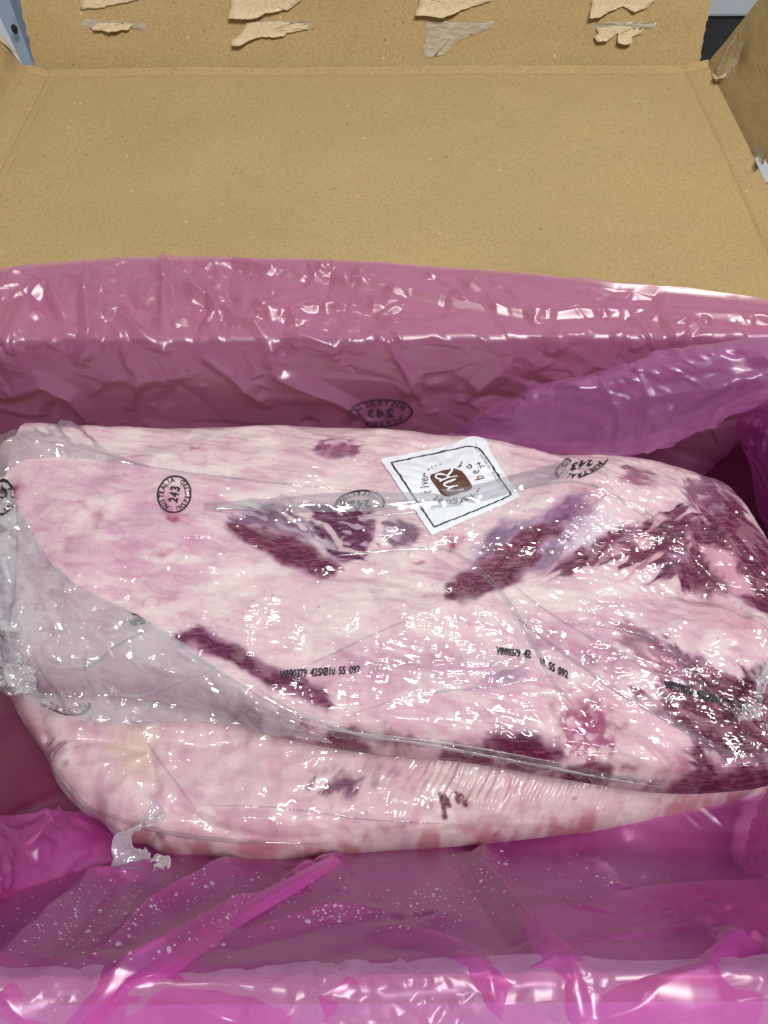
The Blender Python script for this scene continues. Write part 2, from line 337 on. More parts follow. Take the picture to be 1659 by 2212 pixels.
def meat_mat():
    m, nt, out = mat_new('wrapped_meat')
    a = nd(nt, 'ShaderNodeAttribute'); a.attribute_name = 'flesh'
    b = nd(nt, 'ShaderNodeBsdfPrincipled'); b.inputs['Roughness'].default_value = 0.45; b.inputs['Specular IOR Level'].default_value = 0.2
    n = noise(nt, objco(nt, (0.6, 1.3, 1), -0.25), 520, 3, 0.6)
    c = mixc(nt, ramp(nt, n, [(0.32, 0.10), (0.55, 0)]), a.outputs['Color'], (0.42, 0.12, 0.2))
    lum = nd(nt, 'ShaderNodeRGBToBW'); nt.links.new(a.outputs['Color'], lum.inputs[0]); lean_ = ramp(nt, lum.outputs[0], [(0.06, 1), (0.22, 0)])
    fb = noise(nt, objco(nt, (0.35, 1.9, 1), -0.5), 420, 3, 0.65, 0.5); fm = nd(nt, 'ShaderNodeMath', operation='MULTIPLY'); nt.links.new(ramp(nt, fb, [(0.52, 0), (0.66, 0.5)]), fm.inputs[0]); nt.links.new(lean_, fm.inputs[1])
    c = mixc(nt, fm.outputs[0], c, (0.36, 0.14, 0.22))
    fd = nd(nt, 'ShaderNodeMath', operation='MULTIPLY'); nt.links.new(ramp(nt, fb, [(0.34, 0.6), (0.48, 0)]), fd.inputs[0]); nt.links.new(lean_, fd.inputs[1])
    c = mixc(nt, fd.outputs[0], c, (0.03, 0.006, 0.016))
    nt.links.new(c, b.inputs['Base Color'])
    h1 = noise(nt, objco(nt, (0.5, 1.7, 1), -0.25), 110, 3, 0.55, 0.8)
    bp0 = nd(nt, 'ShaderNodeBump'); bp0.inputs['Strength'].default_value = 0.32; bp0.inputs['Distance'].default_value = 0.001; nt.links.new(h1, bp0.inputs['Height']); nt.links.new(bp0.outputs[0], b.inputs['Normal'])
    # the skin-tight vacuum film: a second glossy layer with its own wrinkles
    ha = noise(nt, objco(nt, (0.35, 1.7, 1), 0.22), 105, 1, 0.4, 0.9); hb = noise(nt, objco(nt, (0.35, 1.7, 1), 0.75), 105, 1, 0.4, 0.9)
    tc = nd(nt, 'ShaderNodeTexCoord'); sx_ = nd(nt, 'ShaderNodeSeparateXYZ'); nt.links.new(tc.outputs['Object'], sx_.inputs[0])
    side = nd(nt, 'ShaderNodeMapRange'); side.inputs[1].default_value = -0.02; side.inputs[2].default_value = 0.08; nt.links.new(sx_.outputs[0], side.inputs[0])
    hm = nd(nt, 'ShaderNodeMix'); nt.links.new(side.outputs[0], hm.inputs[0]); nt.links.new(ha, hm.inputs[2]); nt.links.new(hb, hm.inputs[3])
    pk = noise(nt, objco(nt), 26, 2, 0.5); ml = nd(nt, 'ShaderNodeMath', operation='MULTIPLY'); nt.links.new(hm.outputs[0], ml.inputs[0]); nt.links.new(ramp(nt, pk, [(0.47, 0.04), (0.64, 1.25)]), ml.inputs[1]); h2 = ml.outputs[0]
    h3 = noise(nt, objco(nt, (1.2, 0.8, 1), 0.6), 60, 2, 0.5, 0.6)
    ad = nd(nt, 'ShaderNodeMath', operation='MULTIPLY_ADD'); nt.links.new(h3, ad.inputs[0]); ad.inputs[1].default_value = 1.6; nt.links.new(h2, ad.inputs[2])
    bp = nd(nt, 'ShaderNodeBump'); bp.inputs['Strength'].default_value = 1.0; bp.inputs['Distance'].default_value = COATD; nt.links.new(ad.outputs[0], bp.inputs['Height'])
    g = nd(nt, 'ShaderNodeBsdfGlossy'); g.inputs['Roughness'].default_value = 0.07; nt.links.new(bp.outputs[0], g.inputs['Normal'])
    l2 = nd(nt, 'ShaderNodeLayerWeight'); l2.inputs['Blend'].default_value = 0.5
    pw = nd(nt, 'ShaderNodeMath', operation='POWER'); nt.links.new(l2.outputs['Facing'], pw.inputs[0]); pw.inputs[1].default_value = 4.0
    fs = nd(nt, 'ShaderNodeMath', operation='MULTIPLY_ADD'); nt.links.new(pw.outputs[0], fs.inputs[0]); fs.inputs[1].default_value = 0.4; fs.inputs[2].default_value = 0.044
    mx = nd(nt, 'ShaderNodeMixShader'); nt.links.new(fs.outputs[0], mx.inputs[0]); nt.links.new(b.outputs[0], mx.inputs[1]); nt.links.new(g.outputs[0], mx.inputs[2])
    nt.links.new(mx.outputs[0], out.inputs[0]); return m
COATD = 0.0022
MEAT = meat_mat()

def plain(name, col, rough=0.5, metal=0.0, coat=0.0, nz=0.0, nscale=60):
    m, nt, out = mat_new(name); b = nd(nt, 'ShaderNodeBsdfPrincipled'); col = np.array(col)
    n = noise(nt, objco(nt), nscale, 4, 0.6)
    c = mixc(nt, n, col * (1 - nz), np.minimum(col * (1 + nz), 1)); nt.links.new(c, b.inputs['Base Color'])
    b.inputs['Roughness'].default_value = rough; b.inputs['Metallic'].default_value = metal; b.inputs['Coat Weight'].default_value = coat; b.inputs['Coat Roughness'].default_value = 0.06
    nt.links.new(b.outputs[0], out.inputs[0]); return m
INK = plain('black_ink', (0.018, 0.018, 0.025), 0.35, 0, 0.5)
INK_FADED = plain('faded_ink', (0.06, 0.03, 0.06), 0.45)
PAPER = plain('label_paper', lin(228, 232, 238), 0.4, 0, 0.8, 0.03, 120)
BROWN = plain('brown_print', lin(88, 52, 28), 0.45, 0, 0.6)
BENCH = plain('bench_steel', lin(196, 198, 204), 0.35, 0.0, 0, 0.06, 20)
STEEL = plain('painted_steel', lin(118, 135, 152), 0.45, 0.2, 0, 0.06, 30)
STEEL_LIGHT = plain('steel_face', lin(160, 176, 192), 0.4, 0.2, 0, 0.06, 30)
DARK = plain('black_plastic', (0.012, 0.012, 0.014), 0.5)
CABINET = plain('cabinet_grey', lin(170, 178, 184), 0.5, 0, 0, 0.03, 8)
WALLM = plain('wall_paint', lin(190, 196, 202), 0.7, 0, 0, 0.05, 6)

# ------------------------------------------------------------------ the setting
def box_mesh(name, x0, x1, y0, y1, z0, z1, mat, parent=None, bev=0.0):
    V = [(x, y, z) for z in (z0, z1) for y in (y0, y1) for x in (x0, x1)]
    F = [(0, 2, 3, 1), (4, 5, 7, 6), (0, 1, 5, 4), (2, 6, 7, 3), (0, 4, 6, 2), (1, 3, 7, 5)]
    o = mesh_obj(name, V, F, mat, parent, False)
    if bev:
        md = o.modifiers.new('bevel', 'BEVEL'); md.width = bev; md.segments = 2
    return o
bench = box_mesh('bench_top', -1.3, 1.3, -0.6, 1.35, -0.03, 0.0, BENCH, None, 0.004); tag(bench, kind='structure')
wall = box_mesh('wall', -2.0, 2.0, 1.36, 1.42, -0.9, 2.6, WALLM); tag(wall, kind='structure')

# ------------------------------------------------------------------ cardboard box
RIM, HW, YF, YB = 0.17, 0.292, 0.0198, 0.3600
LIDL = 0.330; YL = YB + LIDL; T = 0.004
box = empty('cardboard_box', (0, (YF + YB) / 2, 0))
tag(box, 'brown cardboard carton with its lid folded open behind the meat', 'box')
box_mesh('wall', -HW, HW, YB, YB + T, 0.0, RIM, KRAFT, box, 0.0012)
box_mesh('wall', -HW, HW, YF - T, YF, 0.0, RIM, KRAFT, box, 0.0012)
box_mesh('wall', -HW - T, -HW - 0.0003, YF - T, YB + T, 0.0, RIM, KRAFT, box, 0.0012)
box_mesh('wall', HW + 0.0003, HW + T, YF - T, YB + T, 0.0, RIM, KRAFT, box, 0.0012)
box_mesh('floor', -HW, HW, YF + 0.0003, YB - 0.0003, 0.0015, 0.0055, KRAFT, box)
# lid panel: dips behind the hinge, scored and a little bowed at the sides
def lid_z(x, y):
    s = y - YB
    z = RIM + 0.001 - 0.006 * np.exp(-((s - 0.011) / 0.009) ** 2) - 0.002 * sstep(0.02, 0, s)
    z = z + 0.0016 * fbm(x * 5, y * 6, 5, 3) * sstep(0, 0.05, s)
    for side, w in ((-1, 0.016), (1, 0.019)):
        q = side * x - (HW - w)                       # score lines along both sides
        z = z + np.where(q > 0, 0.22 * q, 0) - 0.0011 * np.exp(-(q / 0.0016) ** 2) - 0.0007 * np.exp(-((q + 0.006) / 0.0018) ** 2) * (0.5 + perlin(y * 30, y * 0 + side, 3))
    e = YL - y
    z = z + 0.0030 * np.exp(-(e / 0.0022) ** 2) - 0.0007 * np.exp(-((e - 0.006) / 0.0018) ** 2)
    return z
ys = np.concatenate([np.linspace(YB + T + 0.0005, YB + 0.05, 44), np.linspace(YB + 0.0515, YL - 0.02, 90), np.linspace(YL - 0.0193, YL, 34)])
xs = np.concatenate([np.linspace(-HW, -HW + 0.04, 50), np.linspace(-HW + 0.044, HW - 0.044, 130), np.linspace(HW - 0.04, HW, 50)])
GX, GY = np.meshgrid(xs, ys); LID = np.stack([GX, GY, lid_z(GX, GY)], -1)
sheet_obj('lid_panel', LID, KRAFT, box, 0.0035)
# far flap of the lid leans back
fl = 0.070; lean = math.radians(29)
us = np.linspace(-1, 1, 200); vsx = np.linspace(0, 1, 44); U, V_ = np.meshgrid(us, vsx)
rag = 0.0012 * fbm(V_ * 9, U * 0 + np.sign(U), 8, 3) * (np.abs(U) > 0.985)
fx = U * (HW - 0.004 + 0.003 * V_) + rag - 0.0005
d_ = V_ * fl
bulge = 0.0016 * fbm(fx * 9, d_ * 20, 4, 2)
FAR = np.stack([fx, YL + 0.0035 + d_ * math.sin(lean) + bulge, RIM - 0.004 + d_ * math.cos(lean)], -1)
far_flap = sheet_obj('lid_flap', FAR, KRAFT, box, 0.0035)
far_s = Surf(FAR)
if far_s.n[20, 100][1] > 0: far_s.n = -far_s.n
# side flaps: a rounded strip, a second score, then the flap leaning out
def side_flap(side, hole=None):
    prof = [(-0.004, -0.0045), (0.0, -0.001), (0.0025, 0.004), (0.005, 0.009), (0.0080, 0.0150)] if side > 0 else [(-0.004, -0.0045), (0.0, -0.001), (0.004, 0.0025), (0.007, 0.008), (0.0090, 0.0150)]
    prof += [(prof[-1][0] + 0.054 * math.sin(math.radians(25)) * k / 6, 0.0150 + 0.054 * math.cos(math.radians(25)) * k / 6) for k in range(1, 7)]
    pr = catmull(np.array(prof), 60)
    yy = np.linspace(YB + 0.012, YL + 0.003, 170)
    A, Yg = np.meshgrid(np.arange(60), yy); ox = pr[A, 0]; oz = pr[A, 1]
    ox = ox + 0.0012 * fbm(Yg * 14, oz * 30, 30 + side, 3) * sstep(0, 0.02, oz)
    dent = 0.0035 * np.exp(-((Yg - (YL - 0.03)) / 0.010) ** 2) * np.exp(-((oz - 0.017) / 0.008) ** 2)
    P = np.stack([side * (HW + 0.0012 + ox + dent), Yg - 0.004 * (oz / 0.06), RIM + 0.0045 + oz], -1)
    s = Surf(P); mask = None
    if hole is not None:
        d = sdf_poly(s.X, s.Y, hole); keep = d < 0
        mask = keep[:-1, :-1] & keep[1:, :-1] & keep[:-1, 1:] & keep[1:, 1:]
    if side < 0: P = P[:, ::-1]; mask = mask[:, ::-1] if mask is not None else None
    o = sheet_obj('lid_flap', P, KRAFT, box, 0.0032, mask); return o, s
left_flap, left_s = side_flap(-1)
right_flap, right_s = side_flap(1, [(1622, 352), (1634, 330), (1641, 326), (1650, 345), (1662, 360), (1662, 392), (1640, 385), (1628, 372)])
for s_ in (left_s, right_s):
    if s_.n[80, 50][2] < 0: s_.n = -s_.n

# torn paper and glue left on the flaps (photo outlines laid on the board)
def scrap(name, surf, poly, mat, parent, lift=0.0009, jag=1.2, seed=1, curl=0.0, d=40):
    P = np.array(poly, float); r = np.random.RandomState(seed); pts = []
    for a, b in zip(P, np.roll(P, -1, 0)):
        n = max(2, int(np.linalg.norm(b - a) / 5))
        for k in range(n): pts.append(a + (b - a) * k / n + r.normal(0, jag, 2) * (k > 0))
    pts = np.array(pts); c = pts.mean(0); rings = [pts]
    for f in (0.8, 0.55, 0.28): rings.append(c + (pts - c) * f)
    V2 = np.concatenate(rings + [c[None]]); n = len(pts)
    V = surf.place(V2, lift, max(d, np.ptp(pts, 0).max() / 2))
    nn = surf.n[surf.ij(*c)]
    low = sstep(c[1], pts[:, 1].max(), V2[:, 1]); edge = np.concatenate([np.full(n, 1.0), np.full(n, 0.5), np.full(n, 0.15), np.zeros(n), [0]])
    V = V + nn * (curl * low * edge + 0.00006 * r.normal(0, 1, len(V2)))[:, None]
    F = []
    for q in range(3):
        for k in range(n): F.append((q * n + k, q * n + (k + 1) % n, (q + 1) * n + (k + 1) % n, (q + 1) * n + k))
    for k in range(n): F.append((3 * n + k, 3 * n + (k + 1) % n, 4 * n))
    o = mesh_obj(name, V, F, mat, parent, True)
    if mat is TORN:
        md = o.modifiers.new('thickness', 'SOLIDIFY'); md.thickness = 0.0005; md.offset = 0
    return o
def z1(x, y): return (x / 1.106 / 1.808, y / 1.106 / 1.808)               # from the first enlarged quarter
def z2(x, y): return ((x / 1.106 + 1500) / 1.808, y / 1.106 / 1.808)
torn = [
    [z1(*p) for p in [(350, -10), (350, 40), (420, 38), (560, 8), (600, 0), (600, -12)]],
    [z1(*p) for p in [(1000, -10), (990, 80), (1050, 85), (1110, 78), (1140, 60), (1250, 40), (1300, 5), (1310, -12)]],
    [z2(*p) for p in [(150, -10), (150, 25), (132, 66), (185, 70), (240, 80), (290, 65), (340, 40), (420, 18), (460, 5), (460, -12)]],
    [z2(*p) for p in [(900, -10), (890, 40), (880, 82), (920, 80), (960, 55), (1060, 18), (1075, 55), (1120, 40), (1170, 5), (1170, -12)]],
    [z1(*p) for p in [(392, 118), (410, 135), (440, 132), (475, 145), (520, 135), (560, 130), (578, 105), (520, 100), (440, 100)]],
    [z1(*p) for p in [(1075, 95), (1050, 130), (1035, 158), (1003, 178), (1003, 200), (1035, 202), (1070, 180), (1110, 165), (1225, 160), (1240, 145), (1330, 128), (1335, 105), (1200, 95)]],
    [z2(*p) for p in [(190, 110), (185, 150), (168, 205), (172, 240), (200, 250), (270, 228), (300, 190), (370, 155), (460, 120), (470, 100), (320, 98)]],
    [z2(*p) for p in [(915, 120), (925, 145), (905, 160), (915, 180), (955, 180), (970, 150), (1000, 125), (1022, 140), (1005, 185), (1030, 195), (1060, 190), (1070, 160), (1110, 145), (1120, 125), (1020, 112)]],
]
for k, p in enumerate(torn):
    glued = k in (0, 6)
    o = scrap('torn_paper', far_s, p, GLUE if k == 6 else TORN, far_flap, 0.0012, 0.8, k + 3, 0.0 if glued else 0.004)
for k, p in enumerate([[z1(*q) for q in [(358, 82), (358, 125), (470, 112), (630, 130), (632, 100), (520, 92)]],
                       [z1(*q) for q in [(1080, 86), (1060, 130), (1200, 122), (1340, 130), (1350, 92)]],
                       [z2(*q) for q in [(900, 98), (890, 118), (1020, 122), (1170, 118), (1180, 96), (1040, 92)]],
                       [z2(*q) for q in [(180, 96), (178, 122), (330, 120), (470, 118), (472, 92)]]]):
    scrap('glue_strip', far_s, p, GLUE, far_flap, 0.0006, 0.8, 40 + k)
scrap('torn_paper', left_s, [(-12, 62), (0, 66), (20, 92), (36, 108), (40, 118), (30, 122), (24, 118), (8, 100), (-12, 80)], TORN, left_flap, 0.0018, 0.6, 60, 0.003)
scrap('glue_strip', left_s, [(-6, 84), (2, 92), (18, 112), (18, 119), (6, 110), (-6, 98)], GLUE, left_flap, 0.001, 0.6, 61)
scrap('glue_strip', right_s, [(1548, 162), (1562, 128), (1582, 92), (1592, 78), (1594, 82), (1578, 112), (1556, 164)], GLUE, right_flap, 0.001, 0.6, 62)
scrap('glue_strip', right_s, [(1562, 168), (1578, 140), (1592, 112), (1604, 92), (1608, 96), (1596, 122), (1578, 158), (1570, 176)], GLUE, right_flap, 0.001, 0.6, 63)
scrap('torn_paper', right_s, [(1541, 160), (1548, 168), (1560, 170), (1574, 162), (1572, 174), (1562, 179), (1550, 175)], TORN, right_flap, 0.003, 0.5, 64, 0.004)
scrap('torn_paper', right_s, [(1634, 328), (1641, 310), (1652, 326), (1664, 345), (1664, 366), (1650, 352), (1642, 336)], plain('grey_torn_ply', lin(150, 138, 122), 0.8), right_flap, 0.003, 0.8, 65, 0.006)

# ------------------------------------------------------------------ things behind the box
cab = empty('storage_cabinet', (0.55, 1.02, 0)); tag(cab, 'pale grey cabinet with a black base behind the right corner of the lid', 'cabinet')
box_mesh('plinth', 0.2, 0.95, 0.97, 1.10, 0.0, 0.094, DARK, cab, 0.003)
box_mesh('body', 0.19, 0.96, 0.965, 1.105, 0.0945, 0.55, CABINET, cab, 0.004)
up = empty('steel_upright', (-0.5, 0.95, 0)); tag(up, 'blue grey steel angle post with a bolt hole behind the left corner of the lid', 'post')
def slab(name, pts, thick, mat, parent):
    P = np.array(pts); n = np.cross(P[1] - P[0], P[2] - P[0]); n = n / np.linalg.norm(n)
    V = np.concatenate([P, P + n * thick]); k = len(P)
    F = [tuple(range(k))[::-1], tuple(range(k, 2 * k))] + [(a, (a + 1) % k, (a + 1) % k + k, a + k) for a in range(k)]
    return mesh_obj(name, V, F, mat, parent, False)
yb = 0.86
slab('face_plate', [at_y(-8, 20, yb), at_y(10, -30, yb), at_y(75, 150, yb), at_y(58, 160, yb)], 0.004, STEEL_LIGHT, up)
slab('side_plate', [at_y(10, -30, yb), at_y(90, -30, yb + 0.03), at_y(100, 160, yb + 0.03), at_y(75, 150, yb)], 0.004, STEEL, up)
hp = at_y(32, 62, yb - 0.006); tt = np.linspace(0, 2 * math.pi, 14, endpoint=False)
slab('bolt_hole', [hp + np.array([0.003 * math.cos(a), 0, 0.0045 * math.sin(a)]) for a in tt], 0.002, DARK, up)

# ------------------------------------------------------------------ meat packs
def wrap_pack(name, out_px, zedge, zbase, R, hR, dome, rd, x0, x1, y0, y1, step, relief, paint, seed, zlow):
    poly = np.array([at(px, py, zedge(px, py))[:2] for px, py in out_px]); poly = catmull(poly, 200, True)
    xs = np.arange(x0, x1, step); ys = np.arange(y0, y1, step); X, Y = np.meshgrid(xs, ys)
    d = sdf_poly(X, Y, poly)
    gy, gx = np.gradient(d, step); gl = np.hypot(gx, gy) + 1e-9
    near = (d < 0) & (d > -step * 1.6)
    X = np.where(near, X - d * gx / gl, X); Y = np.where(near, Y - d * gy / gl, Y); dd = np.where(near, 0, np.maximum(d, 0))
    q = np.clip(dd / R, 0, 1)
    Z = zbase(X, Y) + hR * np.sqrt(np.clip(1 - (1 - q) ** 2, 0, 1)) + dome * (1 - np.exp(-dd / rd))
    Z0 = Z + relief(X, Y, dd, None)
    P = np.stack([X, Y, Z0], -1); s = Surf(P); s.valid = d > 0
    Z1 = Z0 + relief(X, Y, dd, s)
    P = np.stack([X, Y, Z1], -1); s = Surf(P); s.valid = d > 0
    if s.n[s.N // 2, s.M // 2][2] < 0: s.n = -s.n
    rgb = paint(X, Y, dd, s)
    keep = (d > -step * 1.6); m = keep[:-1, :-1] & keep[1:, :-1] & keep[:-1, 1:] & keep[1:, 1:]
    m &= (d > 0)[:-1, :-1] | (d > 0)[1:, :-1] | (d > 0)[:-1, 1:] | (d > 0)[1:, 1:]
    root = empty(name, (float(poly[:, 0].mean()), float(poly[:, 1].mean()), zlow))
    # rim: a rounded underside closed below
    k = 200; lo = []
    c = poly.mean(0)
    e0 = np.stack([poly[:, 0], poly[:, 1], zbase(poly[:, 0], poly[:, 1]) + 0.0003], -1)
    rings = [e0]
    nrm = np.stack([np.roll(poly[:, 1], -1) - np.roll(poly[:, 1], 1), -(np.roll(poly[:, 0], -1) - np.roll(poly[:, 0], 1))], -1)
    nrm /= np.linalg.norm(nrm, axis=1, keepdims=True) + 1e-9
    area = 0.5 * np.sum(poly[:, 0] * np.roll(poly[:, 1], -1) - np.roll(poly[:, 0], -1) * poly[:, 1])
    if area < 0: nrm = -nrm
    for f in (0.35, 0.7, 1.0):
        zz = e0[:, 2] + (zlow - e0[:, 2]) * f; ins = -nrm * (0.012 * f ** 2)
        rings.append(np.stack([poly[:, 0] + ins[:, 0], poly[:, 1] + ins[:, 1], zz], -1))
    V = np.concatenate(rings + [np.array([[c[0], c[1], zlow]])]); F = []
    for r_ in range(3):
        for a in range(k): F.append((r_ * k + a, r_ * k + (a + 1) % k, (r_ + 1) * k + (a + 1) % k, (r_ + 1) * k + a))
    for a in range(k): F.append((3 * k + a, 3 * k + (a + 1) % k, 4 * k))
    ii = np.clip(((e0[:, 1] - y0) / step).round().astype(int), 0, s.N - 1); jj = np.clip(((e0[:, 0] - x0) / step).round().astype(int), 0, s.M - 1)
    edge_rgb = rgb[ii, jj]; ec = np.concatenate([edge_rgb] * 4 + [edge_rgb.mean(0)[None]])
    meat = grid_obj('meat', P, MEAT, root, m, {'flesh': rgb})
    mesh_obj('underside', V, F, MEAT, root, True, {'flesh': ec})
    return root, meat, s

def W(surf, pts): return np.array([surf.pick(*p)[:2] for p in pts])

class Painter:
    def __init__(s, X, Y, surf, base): s.X, s.Y, s.s = X, Y, surf; s.c = np.empty(X.shape + (3,)); s.c[:] = base
    def mix(s, m, col): m = np.clip(m, 0, 1)[..., None]; s.c = s.c * (1 - m) + np.asarray(col) * m
    def region(s, pts, soft=0.003, warp=0.004, ws=90, seed=1):
        poly = W(s.s, pts); X, Y = s.X, s.Y
        x0, y0 = poly.min(0) - 0.03; x1, y1 = poly.max(0) + 0.03
        out = np.zeros(X.shape); b = (X > x0) & (X < x1) & (Y > y0) & (Y < y1)
        ii, jj = np.nonzero(b)
        if len(ii) == 0: return out
        sl = (slice(ii.min(), ii.max() + 1), slice(jj.min(), jj.max() + 1)); x, y = X[sl], Y[sl]
        wx = x + warp * fbm(x * ws, y * ws, seed, 4); wy = y + warp * fbm(x * ws + 9, y * ws + 4, seed + 5, 4)
        out[sl] = sstep(-soft, soft, sdf_poly(wx, wy, poly)); return out
    def streaks(s, deg, f_along, f_across, seed, octv=3):
        u, v = rot(s.X + 0.003 * perlin(s.X * 60, s.Y * 60, seed + 3), s.Y + 0.003 * perlin(s.X * 60 + 5, s.Y * 60, seed + 4), deg)
        return fbm(u * f_along, v * f_across, seed, octv)

FAT = lin(214, 187, 192); CREAM = lin(224, 209, 205); PINKF = lin(192, 142, 166); MAG = lin(176, 96, 132); RED = lin(96, 34, 56); DEEP = lin(66, 24, 44); PURP = lin(112, 84, 118); LIL = lin(176, 158, 178)

def upper_relief(X, Y, d, s):
    if s is None:
        h = 0.0028 * fbm(X * 17, Y * 22, 21, 3) + 0.0012 * ridged(X * 16, Y * 40, 24, 2)
        u, v = rot(X, Y, -12)
        h = h + 0.00040 * fbm(u * 40, v * 240, 22, 3) + 0.00012 * fbm(X * 260, Y * 260, 23, 2)
        return h * sstep(0, 0.01, d)
    h = np.zeros(X.shape)
    def gb(px, py, rx, ry, a):
        c = s.pick(px, py); return a * np.exp(-((X - c[0]) / rx) ** 2 - ((Y - c[1]) / ry) ** 2)
    h += gb(1270, 1060, 0.035, 0.022, 0.010) + gb(1500, 1130, 0.04, 0.03, 0.008) + gb(900, 1330, 0.06, 0.022, 0.006) + gb(300, 1150, 0.07, 0.05, 0.004)
    h += gb(640, 1150, 0.035, 0.016, -0.005) + gb(1060, 1200, 0.03, 0.012, -0.004) + gb(1500, 1280, 0.03, 0.012, -0.010) + gb(960, 1090, 0.03, 0.01, -0.002)
    h += gb(1280, 1560, 0.018, 0.016, -0.004) + gb(1400, 1600, 0.02, 0.012, 0.004) + gb(1560, 1360, 0.025, 0.02, 0.006) + gb(1590, 1345, 0.008, 0.008, -0.004)
    P = np.stack([X, Y, s.P[..., 2]], -1)
    for pts, a, w in [([(940, 1190), (1060, 1260), (1110, 1330), (1180, 1450), (1290, 1560), (1430, 1640)], -0.0022, 0.0035),
                      ([(700, 1240), (830, 1250), (970, 1290)], -0.0025, 0.004), ([(1500, 1060), (1520, 1140), (1500, 1270), (1600, 1320)], -0.004, 0.006),
                      ([(1470, 1290), (1560, 1310), (1640, 1370)], 0.003, 0.006), ([(1180, 1520), (1200, 1580), (1190, 1640)], -0.003, 0.004)]:
        dd, _ = seg_dist(P, s.line(pts)); h += a * np.exp(-(dd / w) ** 2)
    # crimps where the film is gathered at the right
    m = sstep(0.02, 0.12, X); u, v = rot(X, Y, -42)
    h += m * 0.0006 * ridged(u * 40, v * 170, 33, 2)
    return h * sstep(0, 0.008, d)

